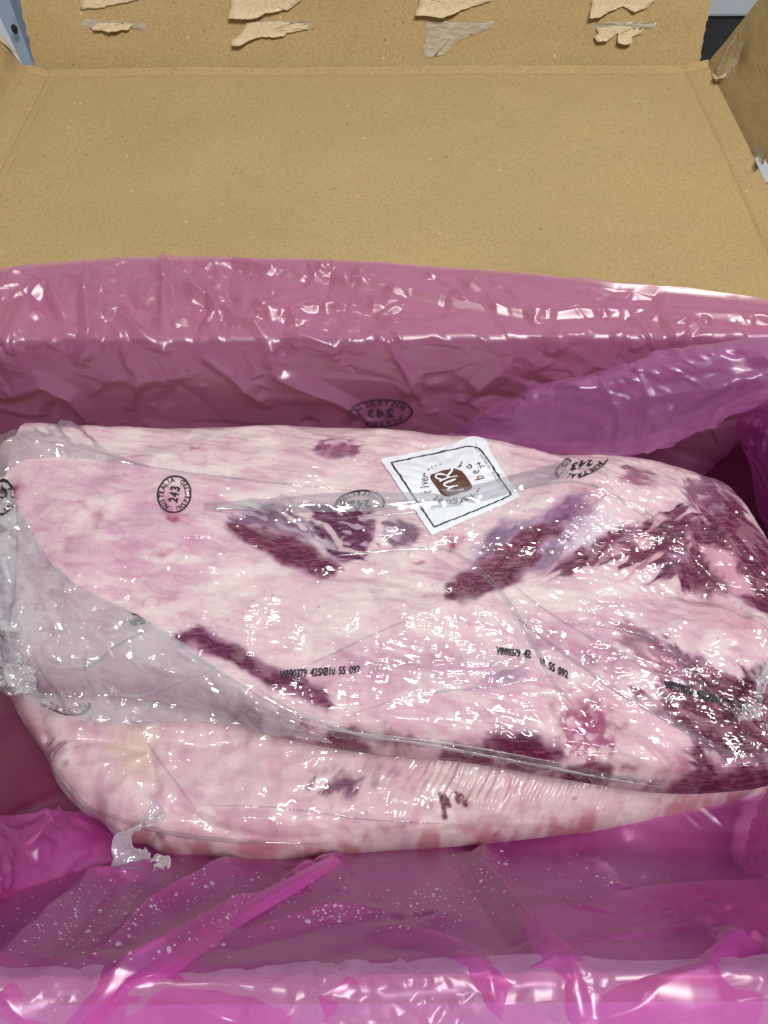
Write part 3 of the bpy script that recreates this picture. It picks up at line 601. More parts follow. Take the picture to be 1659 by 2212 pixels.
def upper_paint(X, Y, d, s):
    p = Painter(X, Y, s, FAT)
    n1 = fbm(X * 30, Y * 36, 1, 4); n2 = p.streaks(-14, 40, 170, 2); n3 = fbm(X * 130, Y * 130, 3, 3)
    p.mix(0.75 * sstep(-0.1, 0.6, n1), CREAM); p.mix(0.45 * sstep(0.0, 0.7, n2), PINKF); p.mix(0.18 * sstep(0.1, 0.7, n3), PINKF)
    # pink flushed fat at the left and along the lower right
    for pts, a, sd in [([(60, 1010), (250, 1000), (520, 1060), (560, 1130), (470, 1210), (420, 1290), (200, 1260), (110, 1200), (60, 1110)], 0.85, 4),
                       ([(480, 1180), (640, 1230), (700, 1290), (500, 1300), (330, 1290)], 0.30, 5),
                       ([(660, 1380), (900, 1320), (1120, 1330), (1240, 1420), (1240, 1560), (1000, 1600), (780, 1560), (680, 1490)], 0.6, 6),
                       ([(1130, 1330), (1330, 1210), (1500, 1290), (1640, 1400), (1659, 1480), (1420, 1480), (1250, 1500)], 0.55, 7)]:
        m = p.region(pts, 0.018, 0.012, 50, sd); st = p.streaks(-18, 25, 120, sd + 10)
        p.mix(a * 1.05 * m * (0.5 + 0.5 * st), lin(196, 144, 174))
        p.mix(a * m * 0.5 * sstep(0.25, 0.8, p.streaks(-14, 30, 140, sd + 20)), lin(178, 112, 148))
    # membranes and a fine network of veins under the film
    vn = ridged(X * 30 + 0.2 * fbm(X * 60, Y * 60, 201, 2), Y * 44, 200, 2); p.mix(0.34 * sstep(0.84, 0.97, vn) * sstep(-0.1, 0.4, fbm(X * 16, Y * 20, 202, 2)), lin(162, 96, 130))
    p.mix(0.55 * sstep(0.05, 0.5, fbm(X * 22, Y * 60, 203, 4)), lin(230, 216, 212)); p.mix(0.22 * sstep(0.25, 0.6, fbm(X * 40, Y * 70, 204, 4)), lin(182, 126, 152))
    # magenta blushes and blood spots
    for px, py, rx, ry, a, sd in [(375, 1115, 22, 9, 0.9, 1), (215, 1120, 16, 30, 0.45, 2), (365, 1190, 26, 12, 0.6, 3), (360, 1085, 9, 22, 0.4, 4), (25, 1060, 30, 14, 0.9, 5), (975, 1175, 20, 16, 0.95, 6), (905, 1212, 16, 8, 0.7, 7), (1270, 1060, 30, 20, 0.5, 8),
                                  (1590, 1345, 44, 16, 0.95, 9), (1270, 1560, 48, 40, 0.75, 10), (1475, 1655, 34, 26, 0.8, 11), (420, 968, 14, 9, 0.6, 12), (330, 1300, 50, 6, 0.35, 13), (150, 1180, 20, 30, 0.3, 14), (300, 1240, 60, 8, 0.3, 15)]:
        c = s.pick(px, py); k = 0.000245
        wx = X + 0.004 * fbm(X * 110, Y * 110, sd, 3); wy = Y + 0.004 * fbm(X * 110 + 3, Y * 110, sd + 40, 3)
        g = np.exp(-((wx - c[0]) / (rx * k)) ** 2 - ((wy - c[1]) / (ry * k * 1.15)) ** 2)
        p.mix(a * g, lin(150, 50, 92))
    # bare muscle showing through
    def muscle(pts, deg, fa, fc, sd, fleck=0.45, core=RED, edge=PURP, soft=0.0024, warp=0.004, thr=0.12, amount=1.0, white=FAT, web=0.0):
        poly = W(s, pts); x0, y0 = poly.min(0) - 0.03; x1, y1 = poly.max(0) + 0.03
        ii, jj = np.nonzero((X > x0) & (X < x1) & (Y > y0) & (Y < y1)); sl = (slice(ii.min(), ii.max() + 1), slice(jj.min(), jj.max() + 1)); x, y = X[sl], Y[sl]
        u, v = rot(x, y, deg); pu, pv = rot(poly[:, 0], poly[:, 1], deg)
        u2 = u + 0.0018 * fbm(u * 60, v * 60, sd + 1, 2); v2 = v + 0.0018 * fbm(u * 60 + 7, v * 60, sd + 2, 2)      # grain wanders a little
        fing = fbm(u2 * fa * 0.5, v2 * fc * 1.1, sd + 3, 3)
        dd = sdf_poly(u2 + warp * fing, v2 + 0.22 * warp * fbm(u * 120, v * 120, sd + 4, 3), np.stack([pu, pv], -1)) + 0.0030
        m = sstep(-soft, soft, dd) * amount; c = p.c[sl]
        def mx(c, k, col): k = np.clip(k, 0, 1)[..., None]; return c * (1 - k) + np.asarray(col) * k
        c = mx(c, 0.5 * sstep(-0.007, 0.001, dd) * (0.5 + 0.5 * fing), lin(182, 150, 176))
        core = np.asarray(core) * (np.array([0.74, 1.0, 1.2]) if core[0] > 4 * core[1] else np.array([0.85, 0.85, 0.9])); col = mx(np.broadcast_to(core, c.shape), 0.6 * sstep(-0.1, 0.6, fbm(u * 50, v * 90, sd + 5, 3)), DEEP)
        col = mx(col, 0.35 * sstep(0.1, 0.6, fbm(u2 * fa, v2 * fc * 1.5, sd + 6, 3)), np.asarray(core) * 1.5)
        col = mx(col, 0.5 * sstep(0.0045, 0.0, dd) * sstep(-0.2, 0.3, fbm(x * 70, y * 70, sd + 7, 2)), edge)
        st = fbm(u2 * fa, v2 * fc, sd + 60, 2)
        col = mx(col, 0.6 * sstep(0.006, 0.0, dd) * sstep(-0.15, 0.4, fbm(u2 * 55, v2 * 95, sd + 13, 3)), lin(192, 152, 172))
        col = mx(col, fleck * sstep(thr, thr + 0.16, st) * sstep(-0.3, 0.25, fbm(x * 45, y * 45, sd + 9, 2)), white)
        if web:
            wb = np.minimum(np.abs(perlin(u2 * 260, v2 * 320, sd + 11)), np.abs(perlin(u2 * 280 + 5, v2 * 260, sd + 12))); col = mx(col, web * 0.7 * sstep(0.10, 0.02, wb), lin(176, 120, 142))
        p.c[sl] = mx(c, m[..., None][..., 0], col)
    def zl(*q): return [(x / 1.106 / 1.808, (y / 1.106 + 1600) / 1.808) for x, y in q]
    def zr(*q): return [((x / 1.106 + 1500) / 1.808, (y / 1.106 + 1600) / 1.808) for x, y in q]
    def zm(*q): return [((x / 1.106 + 1500) / 1.808, (y / 1.106 + 2400) / 1.808) for x, y in q]
    def zn(*q): return [(x / 1.106 / 1.808, (y / 1.106 + 2400) / 1.808) for x, y in q]
    DR = lin(112, 26, 54); DP = lin(98, 44, 78)
    muscle(zl((1010, 465), (1070, 438), (1180, 432), (1280, 450), (1340, 500), (1350, 570), (1250, 550), (1120, 520), (1030, 500)), -24, 60, 230, 101, 0.55, DP, LIL, 0.002, 0.007, 0.0, 0.85, lin(190, 170, 190))
    muscle(zl((1000, 515), (1060, 510), (1180, 530), (1270, 560), (1330, 600), (1400, 655), (1470, 668), (1450, 700), (1370, 712), (1270, 668), (1150, 600), (1070, 560)), -30, 50, 240, 102, 0.12, DR, lin(120, 46, 84))
    muscle(zl((1350, 432), (1420, 425), (1520, 425), (1600, 435), (1612, 500), (1600, 590), (1570, 640), (1490, 640), (1430, 595), (1390, 535), (1345, 480)), -22, 70, 210, 103, 0.65, lin(104, 40, 70), LIL, 0.002, 0.007, 0.05, 1.0, lin(200, 180, 192))
    muscle(zl((1640, 510), (1700, 480), (1770, 500), (1800, 540), (1760, 570), (1680, 560)), -20, 70, 210, 104, 0.65, DP, LIL, 0.002, 0.007, 0.0, 0.8, lin(190, 170, 190))
    muscle(zl((1380, 150), (1440, 135), (1500, 145), (1545, 160), (1520, 180), (1430, 190), (1360, 178)), 20, 130, 200, 114, 0.7, lin(150, 66, 92), PINKF, 0.002, 0.005, 0.0, 0.9)
    muscle(zr((390, 640), (440, 570), (510, 512), (600, 488), (700, 488), (640, 530), (560, 570), (480, 620), (400, 690)), 26, 60, 210, 105, 0.55, lin(116, 86, 122), LIL, 0.003, 0.007, 0.05, 0.85, lin(196, 176, 196))
    muscle(zr((640, 600), (740, 540), (800, 470), (870, 450), (880, 500), (790, 565), (760, 630), (680, 690), (600, 690)), 26, 60, 180, 115, 0.8, lin(150, 116, 158), LIL, 0.004, 0.008, 0.0, 0.8, lin(204, 188, 204))
    muscle(zr((288, 800), (300, 755), (360, 715), (430, 655), (520, 600), (600, 545), (690, 500), (740, 455), (790, 400), (835, 400), (830, 435), (765, 480), (740, 525), (680, 565), (645, 605), (660, 640), (600, 685), (555, 738), (450, 772), (335, 822)), 30, 90, 120, 106, 0.10, lin(106, 30, 52), lin(110, 50, 84), 0.002, 0.005, 0.2, 1.0, FAT, 0.55)
    muscle(zr((740, 700), (820, 640), (900, 590), (980, 555), (1060, 505), (1120, 475), (1100, 520), (1010, 580), (920, 630), (830, 670)), 30, 40, 210, 107, 0.25, lin(118, 40, 62), PURP, 0.0014, 0.012, 0.1)
    muscle(zr((990, 645), (1070, 565), (1150, 500), (1210, 440), (1300, 420), (1360, 460), (1370, 560), (1340, 640), (1290, 695), (1190, 692), (1090, 690)), 30, 26, 190, 108, 0.95, lin(118, 40, 62), PURP, 0.0014, 0.018, 0.08, 1.0, lin(206, 160, 172))
    muscle(zr((1340, 620), (1370, 500), (1420, 420), (1450, 350), (1500, 390), (1540, 450), (1600, 510), (1659, 580), (1760, 680), (1760, 900), (1659, 885), (1610, 840), (1500, 770), (1390, 790), (1300, 745), (1290, 685)), -48, 50, 170, 109, 0.30, lin(110, 32, 56), lin(150, 90, 116), 0.002, 0.008, 0.2, 1.0, lin(198, 150, 168), 0.25)
    muscle(zr((1300, 335), (1360, 310), (1430, 330), (1450, 380), (1400, 420), (1330, 410)), -60, 60, 190, 110, 0.7, lin(140, 66, 92), LIL, 0.002, 0.009, 0.0, 0.85)
    muscle(zr((1030, 290), (1080, 262), (1140, 275), (1150, 305), (1080, 325)), -20, 90, 200, 116, 0.6, lin(150, 80, 110), LIL, 0.002, 0.009, 0.0, 0.8)
    muscle(zr((720, 440), (770, 400), (830, 380), (900, 400), (890, 460), (800, 480), (740, 480)), 10, 90, 150, 117, 0.4, lin(140, 70, 112), LIL, 0.004, 0.008, 0.1, 0.6)
    muscle(zn((780, 96), (860, 88), (960, 118), (1050, 178), (1180, 238), (1300, 288), (1395, 350), (1405, 388), (1320, 352), (1200, 302), (1080, 224), (960, 172), (830, 122)), -34, 60, 230, 111, 0.12, lin(110, 30, 62), lin(130, 70, 110), 0.002, 0.004)
    muscle(zm((1130, 385), (1230, 360), (1290, 300), (1260, 210), (1190, 120), (1250, 130), (1330, 210), (1500, 285), (1659, 300), (1780, 400), (1780, 700), (1600, 690), (1450, 600), (1330, 500), (1220, 440)), -42, 60, 150, 112, 0.40, lin(96, 26, 50), PURP, 0.002, 0.016, 0.1, 1.0, lin(190, 140, 160), 0.35)
    muscle(zm((1060, 60), (1150, 110), (1240, 190), (1290, 280), (1210, 300), (1120, 200), (1040, 110)), -42, 60, 150, 118, 0.8, lin(150, 80, 108), LIL, 0.003, 0.014, -0.05, 0.75, lin(206, 166, 180))
    muscle(zm((455, 545), (520, 515), (600, 530), (700, 575), (745, 600), (735, 628), (640, 600), (520, 572)), -18, 60, 220, 113, 0.12, lin(98, 24, 48))
    muscle(zm((1335, 590), (1400, 630), (1500, 670), (1640, 690), (1780, 690), (1780, 760), (1500, 752), (1370, 742), (1330, 660)), -20, 70, 190, 119, 0.35, lin(98, 28, 52), PURP, 0.002, 0.008, 0.1, 1.0, lin(190, 140, 160), 0.3)
    muscle(zm((400, 260), (470, 250), (540, 215), (600, 215), (590, 250), (500, 285), (420, 290)), 20, 60, 150, 120, 0.7, lin(160, 130, 160), LIL, 0.004, 0.010, 0.0, 0.6)
    muscle(zm((620, 60), (800, 70), (960, 130), (1060, 220), (960, 250), (820, 170), (680, 120)), -30, 50, 120, 121, 0.85, lin(180, 120, 146), PINKF, 0.006, 0.014, -0.1, 0.55)
    muscle(zm((-200, 170), (0, 130), (220, 160), (420, 200), (300, 300), (40, 300), (-140, 250)), -12, 40, 110, 122, 0.9, lin(190, 140, 162), PINKF, 0.008, 0.014, -0.1, 0.45)
    # thick white fat: the long ridge in the middle, the pale cap on the right shoulder
    m = p.region([(690, 1330), (780, 1260), (960, 1310), (1080, 1300), (1200, 1270), (1330, 1240), (1320, 1290), (1180, 1330), (1060, 1370), (900, 1390), (720, 1390)], 0.012, 0.010, 60, 130)
    p.mix(m * 0.6 * (0.6 + 0.5 * p.streaks(-14, 30, 120, 139)), lin(228, 216, 210))
    m = p.region([(1300, 1080), (1380, 1050), (1450, 1060), (1440, 1110), (1370, 1130), (1310, 1130)], 0.005, 0.008, 80, 131); p.mix(m * 0.85, lin(220, 192, 196))
    m = p.region([(1260, 1110), (1330, 1095), (1310, 1150), (1240, 1190), (1215, 1180)], 0.003, 0.006, 110, 132); p.mix(m * 0.7, lin(206, 190, 204))
    m = p.region([(1470, 1290), (1560, 1290), (1650, 1360), (1650, 1400), (1560, 1370), (1490, 1340)], 0.004, 0.006, 80, 133); p.mix(m * 0.75, lin(208, 168, 176))
    m = p.region([(1500, 1170), (1540, 1170), (1600, 1230), (1640, 1290), (1600, 1290), (1540, 1240)], 0.003, 0.005, 90, 134); p.mix(m * 0.8, lin(214, 160, 182))
    m = p.region([(1295, 1500), (1400, 1510), (1470, 1590), (1480, 1650), (1400, 1660), (1330, 1590)], 0.005, 0.006, 80, 135); p.mix(m * 0.7, lin(216, 178, 190))
    m = p.region([(1560, 1060), (1610, 1110), (1680, 1200), (1700, 1190), (1620, 1080)], 0.002, 0.003, 80, 136); p.mix(m * 0.8, lin(222, 176, 192))
    m = p.region([(1205, 1530), (1290, 1520), (1340, 1570), (1300, 1640), (1210, 1630)], 0.004, 0.006, 120, 137)
    p.mix(m * 0.7 * sstep(-0.2, 0.5, fbm(X * 160, Y * 160, 140, 3)), lin(190, 120, 158)); p.mix(m * 0.7 * sstep(0.2, 0.5, ridged(X * 150, Y * 150, 141, 2)), lin(140, 46, 96))
    # connective strands between the two central muscles
    P3 = s.P
    for pts, w in [([(640, 1105), (700, 1130), (725, 1160), (740, 1185), (780, 1195)], 0.0022), ([(600, 1100), (660, 1145)], 0.0014), ([(815, 1090), (820, 1140), (800, 1190)], 0.0025)]:
        dd, _ = seg_dist(P3, s.line(pts)); dd = dd + 0.0012 * fbm(X * 150, Y * 150, 150, 2); p.mix(0.75 * sstep(w, w * 0.4, dd), lin(218, 196, 196))
    # small veins
    for k, pts in enumerate([[(150, 1090), (215, 1110), (260, 1140), (300, 1200)], [(300, 1290), (360, 1296), (398, 1302)], [(250, 990), (300, 1000), (330, 1020)], [(215, 1070), (210, 1130), (190, 1200)], [(360, 1050), (365, 1090), (372, 1110)], [(790, 1420), (850, 1410), (900, 1440), (930, 1490)], [(700, 1480), (760, 1450), (840, 1470)], [(1080, 1380), (1130, 1410), (1180, 1390)], [(730, 1280), (830, 1275), (930, 1290)]]):
        dd, fr = seg_dist(P3, s.line(pts)); dd = dd + 0.0016 * fbm(X * 120, Y * 120, 160 + k, 3); p.mix(0.26 * sstep(0.0022, 0.0002, np.abs(dd)) * sstep(-0.3, 0.3, fbm(X * 70, Y * 70, 190 + k, 2)), lin(150, 70, 104))
    # dark red edge along the front
    fr = p.region([(560, 1570), (720, 1580), (900, 1600), (1170, 1640), (1430, 1690), (1430, 1720), (1000, 1660), (640, 1620)], 0.003, 0.006, 90, 170); p.mix(fr * 0.85 * sstep(-0.3, 0.2, fbm(X * 70, Y * 70, 171, 2)), lin(104, 32, 58))
    ed = sstep(0.0085, 0.003, d + 0.002 * fbm(X * 90, Y * 90, 172, 3)) * sstep(0.17, 0.15, Y) * sstep(-0.10, -0.06, X); p.mix(0.85 * ed * sstep(-0.35, 0.15, fbm(X * 45, Y * 60, 173, 3)), lin(96, 30, 58))
    # specks
    sp = perlin(X * 420, Y * 420, 180); p.mix(0.45 * sstep(0.62, 0.75, sp) * sstep(0.0, 0.3, perlin(X * 50, Y * 50, 181)), lin(130, 70, 90))
    return p.c

upper_out = [(-14, 1010), (0, 945), (70, 925), (190, 932), (330, 936), (480, 932), (640, 930), (760, 934), (900, 945), (1060, 962), (1180, 990), (1250, 990), (1320, 992), (1410, 1012), (1500, 1036), (1565, 1064), (1615, 1115), (1660, 1185), (1740, 1300), (1790, 1450), (1780, 1600), (1690, 1680), (1560, 1702), (1430, 1702), (1300, 1684), (1170, 1662), (1000, 1634), (850, 1622), (700, 1600), (560, 1570), (420, 1520), (250, 1490), (90, 1480), (0, 1440), (-20, 1250)]
def zed_u(px, py): return 0.104 - 0.013 * (py - 930) / 770
upper, upper_meat, US = wrap_pack('vacuum_packed_beef', upper_out, zed_u, lambda X, Y: 0.082 + 0.016 * (Y - 0.12) / 0.21, 0.014, 0.020, 0.010, 0.04, -0.225, 0.275, 0.100, 0.362, 0.00058, upper_relief, upper_paint, 1, 0.066)
tag(upper, 'large vacuum packed cut of beef on top, with a white square label', 'meat', 'vacuum packed cuts in the carton')

def lower_relief(X, Y, d, s):
    if s is None:
        h = 0.0038 * fbm(X * 20, Y * 26, 41, 3) + 0.0014 * ridged(X * 22, Y * 34, 49, 2) + 0.00015 * fbm(X * 200, Y * 200, 42, 2)
        return h * sstep(0, 0.01, d)
    h = np.zeros(X.shape)
    u, v = rot(X, Y, -28)
    m = sstep(-0.01, 0.07, X)
    h += m * 0.0007 * np.sin(u * 2 * math.pi / 0.0042 + 2.5 * fbm(X * 40, Y * 40, 44, 2)) * (0.45 + 0.55 * fbm(X * 30, Y * 30, 45, 2))
    h += m * 0.0008 * ridged(u * 160, v * 22, 46, 2)
    m2 = sstep(0.0, -0.05, X); u2, v2 = rot(X, Y, 12)
    h += m2 * 0.0010 * ridged(u2 * 26, v2 * 100, 47, 2) * sstep(0.03, 0.0, d)
    h += 0.0014 * ridged(X * 34, Y * 110, 48, 2) * sstep(0.024, 0.0, d)
    P = np.stack([X, Y, s.P[..., 2]], -1)
    for pts, a, w in [([(100, 1590), (250, 1600), (320, 1620), (330, 1700)], -0.003, 0.004), ([(380, 1745), (480, 1790), (640, 1812)], -0.002, 0.003), ([(330, 1590), (420, 1610), (520, 1600)], -0.002, 0.004)]:
        dd, _ = seg_dist(P, s.line(pts)); h += a * np.exp(-(dd / w) ** 2)
    return h * sstep(0, 0.006, d)
def lower_paint(X, Y, d, s):
    p = Painter(X, Y, s, lin(212, 184, 190))
    p.mix(0.6 * sstep(-0.2, 0.6, fbm(X * 30, Y * 30, 61, 3)), lin(220, 205, 202)); p.mix(0.5 * sstep(0, 0.6, fbm(X * 90, Y * 60, 62, 3)), lin(196, 148, 170)); p.mix(0.5 * sstep(0.15, 0.6, fbm(X * 26, Y * 34, 66, 4)) * sstep(0.06, -0.03, X), lin(180, 124, 152))
    p.mix(0.5 * p.region([(250, 1580), (330, 1590), (330, 1680), (260, 1670)], 0.01, 0.008, 60, 63), lin(216, 198, 168))
    p.mix(0.5 * p.region([(380, 1780), (620, 1790), (760, 1810), (620, 1850), (430, 1850)], 0.008, 0.008, 60, 64), lin(196, 138, 158))
    for pts, deg, a, sd in [([(650, 1690), (700, 1670), (790, 1680), (800, 1705), (740, 1715), (670, 1720)], 60, 0.9, 70), ([(100, 1590), (160, 1600), (175, 1640), (140, 1650), (105, 1630)], 30, 0.6, 71), ([(300, 1800), (360, 1810), (400, 1835), (330, 1835)], 10, 0.95, 72), ([(800, 1650), (900, 1680), (880, 1700), (790, 1690)], 60, 0.35, 76)]:
        m = p.region(pts, 0.004, 0.006, 90, sd); st = p.streaks(deg, 45, 190, sd + 3); p.mix(a * m * sstep(-0.25, 0.25, st), lin(96, 52, 84))
    for k, pts in enumerate([[(950, 1715), (958, 1738), (962, 1765)], [(962, 1718), (970, 1740)], [(985, 1715), (992, 1732)], [(995, 1718), (1006, 1738)]]):
        dd, fr = seg_dist(s.P, s.line(pts)); p.mix(0.9 * sstep(0.0019, 0.0008, dd + 0.0008 * fbm(X * 200, Y * 200, 73 + k, 2)), lin(92, 40, 62))
    for px, py, rx, ry, a in [(930, 1745, 10, 10, 0.5), (1015, 1730, 8, 14, 0.4), (870, 1780, 14, 8, 0.5), (830, 1790, 12, 8, 0.35), (1068, 1808, 6, 5, 0.9), (1270, 1790, 26, 9, 0.45), (790, 1812, 8, 6, 0.4), (480, 1700, 12, 3, 0.3), (560, 1830, 70, 10, 0.4), (1240, 1722, 5, 4, 0.6)]:
        c = s.pick(px, py); k = 0.00028; g = np.exp(-((X + 0.002 * fbm(X * 150, Y * 150, 81, 2) - c[0]) / (rx * k)) ** 2 - ((Y + 0.002 * fbm(X * 150 + 4, Y * 150, 82, 2) - c[1]) / (ry * k)) ** 2)
        p.mix(a * g, lin(140, 60, 84) if rx != 26 else lin(190, 110, 96))
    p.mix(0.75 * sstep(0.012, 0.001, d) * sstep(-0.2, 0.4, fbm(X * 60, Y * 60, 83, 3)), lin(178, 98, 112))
    return p.c
lower_out = [(20, 1470), (34, 1530), (62, 1580), (104, 1640), (128, 1700), (176, 1752), (214, 1772), (262, 1818), (310, 1822), (360, 1846), (430, 1850), (540, 1866), (700, 1850), (830, 1838), (1000, 1826), (1170, 1808), (1350, 1786), (1500, 1756), (1659, 1715), (1790, 1650), (1830, 1500), (1600, 1350), (1100, 1330), (500, 1330), (120, 1380)]
lower, lower_meat, LS = wrap_pack('vacuum_packed_beef', lower_out, lambda px, py: 0.032, lambda X, Y: 0.030 + 0 * X, 0.022, 0.026, 0.007, 0.03, -0.24, 0.29, 0.075, 0.235, 0.00068, lower_relief, lower_paint, 2, 0.009)
tag(lower, 'pale fatty vacuum packed cut of beef underneath, its wrinkled front edge showing', 'meat', 'vacuum packed cuts in the carton')

# ------------------------------------------------------------------ loose film of the bags
def ribbon(name, surf, pts, w0, w1, mat, parent, h=0.0016, n=120, m=7, lift=0.0006, seed=1, waves=0.4):
    """a pleat of clear film standing on the pack: a raised strip along a line (w in photo units)"""
    L = catmull(np.array(pts, float), n); t = np.gradient(L, axis=0); t /= np.linalg.norm(t, axis=1, keepdims=True) + 1e-9
    nn = np.stack([-t[:, 1], t[:, 0]], -1); f = np.linspace(0, 1, n); tw = np.interp(f, np.linspace(0, 1, 5), [0.25, 0.9, 1, 0.9, 0.2])
    wd = (w0 + (w1 - w0) * f) * tw * (1 + 0.25 * perlin(f * 9, f * 0 + seed, seed)); c = np.linspace(-0.5, 0.5, m)
    G2 = L[:, None] + nn[:, None] * (c[None, :, None] * wd[:, None, None]); P = np.empty((n, m, 3))
    for i in range(n):
        ij = surf.ij(*L[i]); P[i] = 0
    for i in range(n):
        P[i] = surf.place(G2[i], lift, 14)
    prof = (1 - (2 * np.abs(c)) ** 1.5) * 0.7 + 0.35 * np.sin(c * 9 + seed)
    k = 0.00025 * wd[:, None]
    up = np.array([0, 0, 1.0]); P = P + up * (np.minimum(h, k * 0.35) * prof[None] * (1 + waves * perlin(f * 20, f * 0, seed + 3)[:, None]))[..., None]
    for a in range(2):  # relax along the strip
        P[1:-1] = 0.5 * P[1:-1] + 0.25 * (P[:-2] + P[2:])
    return grid_obj(name, P, mat, parent)

def flap(name, surf, rows, nr, nc, mat, parent, lifts, cr=0.0012, f=60, seed=1, ncr=40):
    """a loose sheet of bag film lying over the pack; rows of photo points, lifts in metres per row"""
    C2 = np.array(rows, float); G2 = loft(C2, nr, nc); lf = np.interp(np.linspace(0, 1, nr), np.linspace(0, 1, len(rows)), lifts)
    X, Y = surf.X, surf.Y; P = np.empty((nr, nc, 3))
    for i in range(nr):
        for j in range(0, nc):
            pass
    # coarse picks, then smooth interpolation
    ki, kj = max(6, nr // 6), max(6, nc // 6); G2c = loft(C2, ki, kj); Pc = np.empty((ki, kj, 3))
    for i in range(ki):
        for j in range(kj):
            q = surf.pick(*G2c[i, j]); z = q[2] + np.interp(i / (ki - 1), np.linspace(0, 1, len(rows)), lifts); Pc[i, j] = at(*G2c[i, j], z)
    for _ in range(2):
        Z = Pc[..., 2]; Z[1:-1, 1:-1] = 0.4 * Z[1:-1, 1:-1] + 0.15 * (Z[:-2, 1:-1] + Z[2:, 1:-1] + Z[1:-1, :-2] + Z[1:-1, 2:])
    P = loft(Pc, nr, nc); n = normals(P)
    if n[nr // 2, nc // 2][2] < 0: n = -n
    cr_ = 0.6 * crumple(P[..., 0], P[..., 1], seed, f, 6) + (creases(P[..., 0], P[..., 1], ncr, seed + 2, (0.008, 0.06), (0.002, 0.006), (0.25, 0.8), None, (-35, 30)) + creases(P[..., 0], P[..., 1], ncr, seed + 3, (0.004, 0.016), (0.0012, 0.003), (0.3, 0.8))) / cr
    P = P + n * (cr * cr_)[..., None]
    return grid_obj(name, P, mat, parent), Surf(P)

# the grey-white surplus folded over the left front of the upper pack
fold, FS = flap('bag_fold', US, [
    [(2, 1040), (30, 1080), (55, 1120), (75, 1160), (95, 1200), (115, 1232), (134, 1250)],
    [(0, 1150), (35, 1190), (80, 1230), (130, 1275), (190, 1300), (260, 1325), (340, 1352)],
    [(-2, 1280), (60, 1310), (130, 1340), (210, 1360), (300, 1385), (400, 1420), (480, 1452)],
    [(-4, 1400), (70, 1410), (160, 1430), (260, 1455), (370, 1480), (480, 1508), (620, 1550)],
    [(-4, 1475), (90, 1508), (190, 1535), (300, 1545), (430, 1550), (540, 1566), (700, 1592)],
    [(0, 1492), (100, 1528), (190, 1558), (310, 1562), (430, 1560), (540, 1576), (720, 1606)]], 260, 330, MILKY, upper, [0.0015, 0.003, 0.006, 0.008, 0.010, 0.008], 0.0012, 60, 5, 150)
strip, _ = flap('bag_fold', US, [
    [(600, 1520), (700, 1560), (800, 1580), (950, 1596), (1100, 1625), (1250, 1655), (1430, 1692)],
    [(600, 1535), (700, 1572), (800, 1592), (950, 1609), (1100, 1638), (1250, 1668), (1430, 1697)],
    [(600, 1556), (700, 1586), (800, 1604), (950, 1622), (1100, 1648), (1250, 1678), (1430, 1702)]], 44, 420, CLEAR, upper, [0.0006, 0.0018, 0.0008], 0.0005, 60, 8, 120)
corner, _ = flap('bag_fold', US, [
    [(0, 940), (40, 926), (80, 920), (120, 917), (158, 918)],
    [(-5, 965), (40, 955), (90, 945), (150, 940), (190, 940)],
    [(-5, 1000), (30, 985), (90, 970), (170, 965), (240, 975)],
    [(-5, 1050), (20, 1015), (70, 990), (190, 992), (330, 1010)]], 40, 60, CLEAR, upper, [0.006, 0.005, 0.003, 0.001], 0.0010, 60, 9)
ruffle, RS = flap('bag_seam', US, [
    [(-12, 1040), (-12, 1120), (-12, 1200), (-12, 1280), (-12, 1350), (-12, 1420), (-12, 1480)],
    [(8, 1030), (12, 1120), (10, 1200), (16, 1280), (14, 1350), (16, 1420), (20, 1480)],
    [(26, 1040), (36, 1120), (34, 1200), (34, 1280), (38, 1350), (48, 1420), (80, 1500)]], 40, 150, WHITE_FILM, upper, [0.002, 0.006, 0.003], 0.0018, 110, 10, 160)
band, BS = flap('bag_pleat', US, [
    [(440, 1086), (560, 1078), (720, 1064), (860, 1062), (1000, 1052), (1120, 1022), (1230, 992)],
    [(440, 1097), (560, 1096), (720, 1084), (860, 1080), (1000, 1070), (1120, 1040), (1230, 1010)],
    [(440, 1100), (560, 1104), (720, 1106), (860, 1100), (1000, 1092), (1120, 1060), (1230, 1030)]], 30, 200, film('glaring_bag_film', (0.96, 0.95, 0.97), (0.86, 0.86, 0.90), 0.22, 0.12, 2.4, 0.5, 0.3, 0.15), upper, [0.0015, 0.004, 0.0015], 0.0003, 60, 12)
